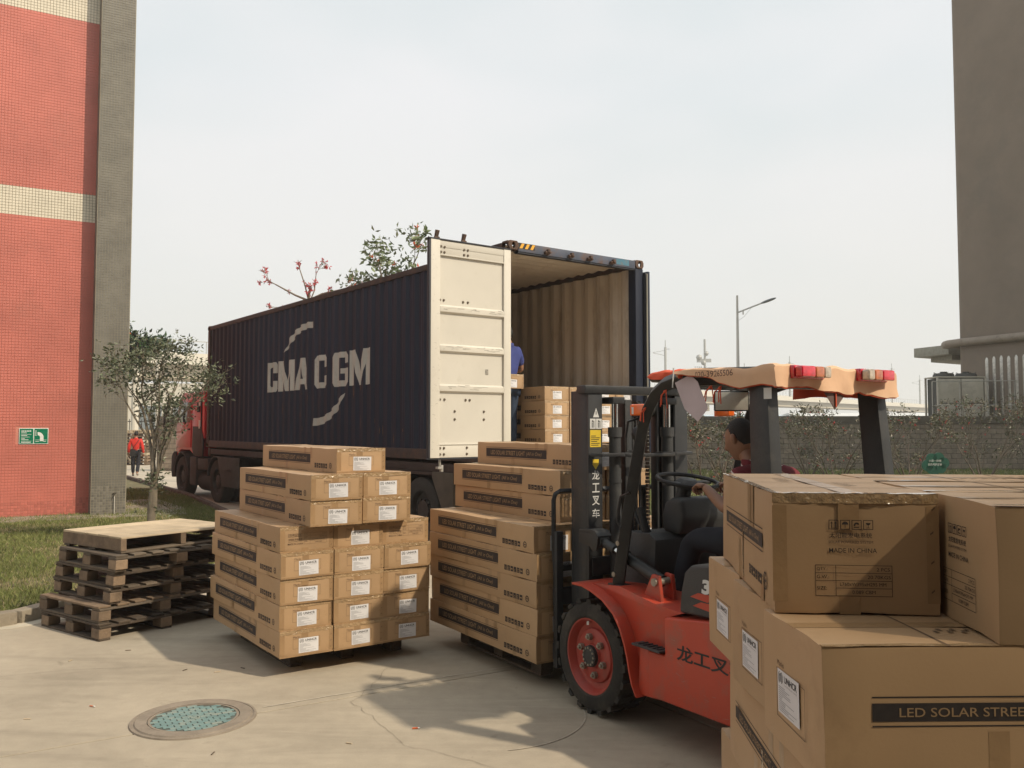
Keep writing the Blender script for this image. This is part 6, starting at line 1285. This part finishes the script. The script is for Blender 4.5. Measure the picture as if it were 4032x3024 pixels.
# dark tree behind the tiled pillar
plant('broadleaf_tree', 'dense dark green tree with orange blossoms half hidden by the tiled pillar', 'tree', (-17.2, 36.5, 0), [([V((0, 0, 0)), V((.1, 0, 1.2)), V((.1, 0, 2.3))], .14, .11, 1.3, 4), ([V((.1, 0, 2.2)), V((-.5, 0, 3.1))], .09, .07, 1.2, 4), ([V((.1, 0, 2.2)), V((.7, .1, 3.3))], .09, .06, 1.1, 4)], 5, .24, 'dark', 3800, m_bk2, 45, m_flo, levels=4, spread=.75, up=.4, tip_l=.7, fl_size=.14)
g = MB(); tt = thing('tree_prop', 'slanting support poles around the dark tree behind the walking man', 'prop', (-17.2, 36.5, 0))
for a in range(3): g = MB(); g.tube([(1.3 * math.cos(a * 2.1 + .4), 1.3 * math.sin(a * 2.1 + .4), 0), (.1, 0, 2.1)], .04, 6); part('pole', g, [m_bk1], tt)
# silk-cotton tree in flower and the leafy tree beyond the container
plant('kapok_tree', 'nearly leafless tree with red blossoms rising above the container roof', 'tree', (-6.0, 25.5, 0), [([V((0, 0, 0)), V((0, 0, 2.5)), V((.0, 0, 5.45))], .15, .055, .25, 2), ([V((0, 0, 5.45)), V((-.40, 0, 5.62)), V((-1.0, .1, 5.95))], .035, .018, .35, 2), ([V((0, 0, 5.45)), V((.40, 0, 5.65)), V((1.05, .1, 5.82))], .035, .018, .35, 2), ([V((0, 0, 5.5)), V((-.10, 0, 5.9)), V((-.25, 0, 6.35))], .025, .014, .22, 1), ([V((0, 0, 5.3)), V((.18, 0, 5.75)), V((.22, 0, 6.2))], .022, .012, .25, 2), ([V((0, 0, 5.0)), V((-.5, 0, 5.22)), V((-.95, 0, 5.25))], .022, .010, .2, 1)],
      23, .10, 'pale', 14, m_bk1, 120, m_fl, levels=2, spread=.7, up=.15, minr=.007, tip_l=.16, fl_size=.085)
plant('flame_tree', 'tree with drooping pale green leaves and orange flowers beside the open container door', 'tree', (-3.0, 22.0, 0), [([V((0, 0, 0)), V((0, 0, 2.8)), V((.0, 0, 4.9))], .12, .05, .45, 2), ([V((0, 0, 4.8)), V((-.25, 0, 5.3)), V((-.35, 0, 5.7))], .035, .02, .42, 2), ([V((0, 0, 4.8)), V((.35, 0, 5.4)), V((.5, 0, 5.9))], .035, .02, .42, 2), ([V((0, 0, 4.6)), V((-.5, 0, 5.0)), V((-.75, .2, 5.2))], .03, .015, .3, 2)], 31, .17, 'pale', 330, m_bk1, 16, m_flo, levels=3, spread=.6, up=.3, tip_l=.55, fl_size=.13)
# flowering shrubs in front of the block wall
SH = [(3.75, 16.6, .9, 'thin shrub with red flowers in front of the wall, seen between mast and driver', 41), (7.75, 21.0, 1.0, 'bare-stemmed flowering shrub framed between the two rear guard pillars', 43), (10.2, 22.4, 1.0, 'spreading flowering shrub just right of the right guard pillar', 47), (12.3, 22.8, 1.1, 'tallest flowering shrub beside the green sign', 53), (14.6, 24.0, 1.0, 'flowering shrub at the right edge below the air conditioning units', 59), (5.9, 24.5, .9, 'small flowering shrub half behind the driver', 61), (9.0, 26.5, .9, 'twiggy shrub close to the wall between two bigger shrubs', 67), (16.6, 25.5, .95, 'shrub partly cut off by the picture edge', 71)]
for x, y, s, lab, sd_ in SH:
    q = random.Random(sd_); ss = []
    for k in range(5):
        a = 6.28 * k / 5 + q.uniform(-.4, .4); r = .32 * s; ss.append(([V((0, 0, 0)), V((math.cos(a) * r * .5, math.sin(a) * r * .5, .35 * s)), V((math.cos(a) * r * 1.5, math.sin(a) * r * 1.5, .95 * s))], .030, .014, .58 * s, 3))
    plant('flowering_shrub', lab, 'shrub', (x, y, .03), ss, sd_, .085, 'autumn', 430, m_bk2, 30, m_fl, 'flowering shrubs along the block wall', levels=3, spread=.55, up=.55, minr=.005, tip_l=.22, fl_size=.042)
g = MB(); tt = thing('garden_stake', 'pair of thin dark stakes standing in the grass behind the steering wheel', 'stake', (3.62, 15.2, 0))
for a in (0, .14): g = MB(); g.cyl((a, 0, 0), (a + .10, 0, 1.15), .013, n=6); part('stick', g, [m_bk2], tt)
# green tree-shaped notice
gs_ = thing('lawn_sign', 'green cloud-shaped lawn sign on a short stem among the shrubs', 'sign', (9.78, 20.2, .03), rad(-8))
g = MB(); P = []
for cx, cz_, r in ((-.17, .82, .13), (-.08, .98, .12), (.08, 1.0, .12), (.18, .88, .13), (.12, .76, .12), (-.08, .74, .12)):
    g.lathe([(.001, -.012), (r, -.012), (r, .012), (.001, .012)], (cx, 0, cz_), 'y', 20)
g.box(-.16, -.010, .78, .16, .010, .98); g.prism([(-.10, 0), (-.05, .72), (.07, .72), (.05, 0)], -.011, .011, 'y'); part('board', g, [M('sign_dark_green', (.012, .085, .055), .4)], gs_)
g = MB(); g.text('小草一拼搏', (-.14, -.0135, .90), X, Z, .27, .055); g.text('您的呵护足够', (-.16, -.0135, .815), X, Z, .30, .055); part('lettering', g, [m_wht], gs_, smooth=False)
g = MB(); tt = thing('roof_vine', 'small tuft of green leaves growing out of the brown wall at the right edge', 'plant', (20.55, 33.2, 7.0))
q = random.Random(4)
for k in range(90): leaf(g, V((q.gauss(0, .16), q.gauss(0, .05), q.gauss(0, .10))), V((q.gauss(0, 1), q.gauss(-.5, 1), q.gauss(0, 1))), .16, q.choice((0, 1)), q)
part('leaves', g, LVM['dark'], tt, smooth=False, recalc=False)

# ================================================================= manhole and litter
m_iron = M('iron_brown', (.27, .225, .175), .75, .1, var=.2, scale=8, bump=.3, dirt=((.30, .26, .20), .3, 6)); m_teal = M('cover_teal', (.155, .25, .24), .6, var=.2, scale=5, bump=.2, dirt=((.33, .30, .23), .45, 5)); m_slot = M('cover_groove', (.10, .11, .095), .9)
mh = thing('manhole_cover', 'round teal manhole cover with a brick-like raised pattern and brown iron ring', 'manhole cover', (-1.905, 5.31, .0), rad(31)); mh.scale = (.9, .9, 1)
g = MB(); g.lathe([(.292, .001), (.292, .012), (.365, .014), (.372, .006), (.380, .0055), (.384, .010), (.398, .009), (.402, .0)], (0, 0, 0), 'z', 64); part('ring', g, [m_iron], mh, recalc=False)
g = MB(); g.lathe([(.001, .004), (.286, .004), (.288, .001)], (0, 0, 0), 'z', 64); part('disc', g, [m_slot], mh, recalc=False)
g = MB(); g.lathe([(.270, .0045), (.270, .0105), (.286, .0105), (.286, .003)], (0, 0, 0), 'z', 64); part('edge_ring', g, [m_iron], mh, recalc=False)
bm_ = {}
for j in range(-9, 10):
    for i in range(-6, 7):
        x = i * .072 + (.036 if j % 2 else 0); y = j * .0360
        if abs(x) + .01 > .262 or (x * x + y * y) ** .5 > .258: continue
        if (x * x + y * y) ** .5 < .045: continue
        if 'b' not in bm_: g = MB(); g.box(-.0325, -.0155, .004, .0325, .0155, .0090); bm_['b'] = g.mesh('raised_block', [m_teal], .0015, seg=1)
        link('raised_block', bm_['b'], mh, (x, y, 0))
g = MB(); g.lathe([(.030, .0045), (.030, .010), (.040, .010), (.040, .004)], (0, 0, 0), 'z', 20); g.box(-.02, -.015, .004, .02, .015, .010); part('lifting_eye', g, [m_teal], mh)
def litter(nm, lab, loc, f, mm, rz=0.):
    g = MB(); f(g); o = link(nm, g.mesh(nm, mm if isinstance(mm, list) else [mm]), None, loc, rz); tag(o, lab, 'litter')
litter('cigarette_butt', 'cigarette butt with orange filter lying in front of the forklift', (-.555, 5.135, .006), lambda g: (g.cyl((-.022, 0, 0), (.010, 0, 0), .004, n=8, m=0), g.cyl((.0101, 0, 0), (.022, 0, 0), .0041, n=8, m=1)), [m_orl, m_wht], rad(10))
litter('cigarette_butt', 'pale cigarette butt on the concrete left of the manhole cover', (-2.62, 5.53, .006), lambda g: (g.cyl((-.02, 0, 0), (.008, 0, 0), .004, n=8, m=0), g.cyl((.0081, 0, 0), (.02, 0, 0), .0041, n=8, m=1)), [m_aml, m_wht], rad(-20))
litter('paper_scrap', 'flat white scrap of foam lying on the lawn by the road kerb', (-5.55, 17.0, .09), lambda g: g.prism([(-.16, 0), (-.12, .08), (.13, .09), (.17, .01), (.1, -.04)], 0, .02, 'z'), m_wht)
q = random.Random(9)
for k, (x, y) in enumerate(((-3.3, 6.6), (-2.35, 6.35), (-2.1, 6.3), (-1.95, 6.4), (-2.9, 5.3), (-1.6, 4.75), (-.9, 4.9), (-3.0, 6.9))):
    litter('wood_chip', ['thin pale splinter left of the old pallets', 'tiny brown chip on the concrete between pallets and manhole', 'small dark splinter before the sunlit cartons', 'pale splinter right of the dark one', 'small dark chip near the left joint', 'white fibre below the manhole cover', 'small twig in the open concrete', 'short pale stick beside the corner of the old pallets'][k], (x, y, .002), lambda g: g.prism([(-.02, -.003), (.022, -.002), (.018, .004), (-.018, .003)], 0, .004, 'z'), [m_w1, m_w2][k % 2], q.uniform(0, 3))
# pale repair strip beside the kerb and the curved scrape by the wheel
g = MB(); g.prism([(-4.62, 7.55), (-4.33, 7.62), (-3.9, 8.25), (-3.75, 8.6), (-3.95, 8.55), (-4.25, 8.0)], .0, .004, 'z'); struct(part('repair_strip', g, [M('mortar_pale', (.52, .46, .36), .9, var=.15, scale=5)], None))
g = MB(); vs = []
for k in range(21): a = rad(-75 + 95 * k / 20); vs += [(-.18 + .62 * math.cos(a), 5.40 + .62 * math.sin(a), .0042), (-.18 + .629 * math.cos(a), 5.40 + .629 * math.sin(a), .0042)]
g.add(vs, [(2 * i, 2 * i + 1, 2 * i + 3, 2 * i + 2) for i in range(20)]); struct(part('scrape_mark', g, [M('scrape', (.42, .365, .285), .9, var=.2, scale=30)], None, smooth=False, recalc=False))

# ================================================================= hazy air over the whole place
hb = MB(); hb.box(-420, -70, -1.6, 460, 640, 26.5); hz_o = link('haze', hb.mesh('haze', [], smooth=False)); hz_o['kind'] = 'stuff'; hz_o['label'] = 'thin pale haze filling the air over the whole yard and beyond'
hm = bpy.data.materials.new('haze_air'); hm.use_nodes = True; n = hm.node_tree; n.nodes.clear()
ho = n.nodes.new('ShaderNodeOutputMaterial'); hv = n.nodes.new('ShaderNodeVolumePrincipled'); hv.inputs['Color'].default_value = (.93, .94, .95, 1); hv.inputs['Density'].default_value = .0011; hv.inputs['Anisotropy'].default_value = .2
n.links.new(hv.outputs[0], ho.inputs['Volume']); hz_o.data.materials.append(hm); sc.cycles.volume_bounces = 1
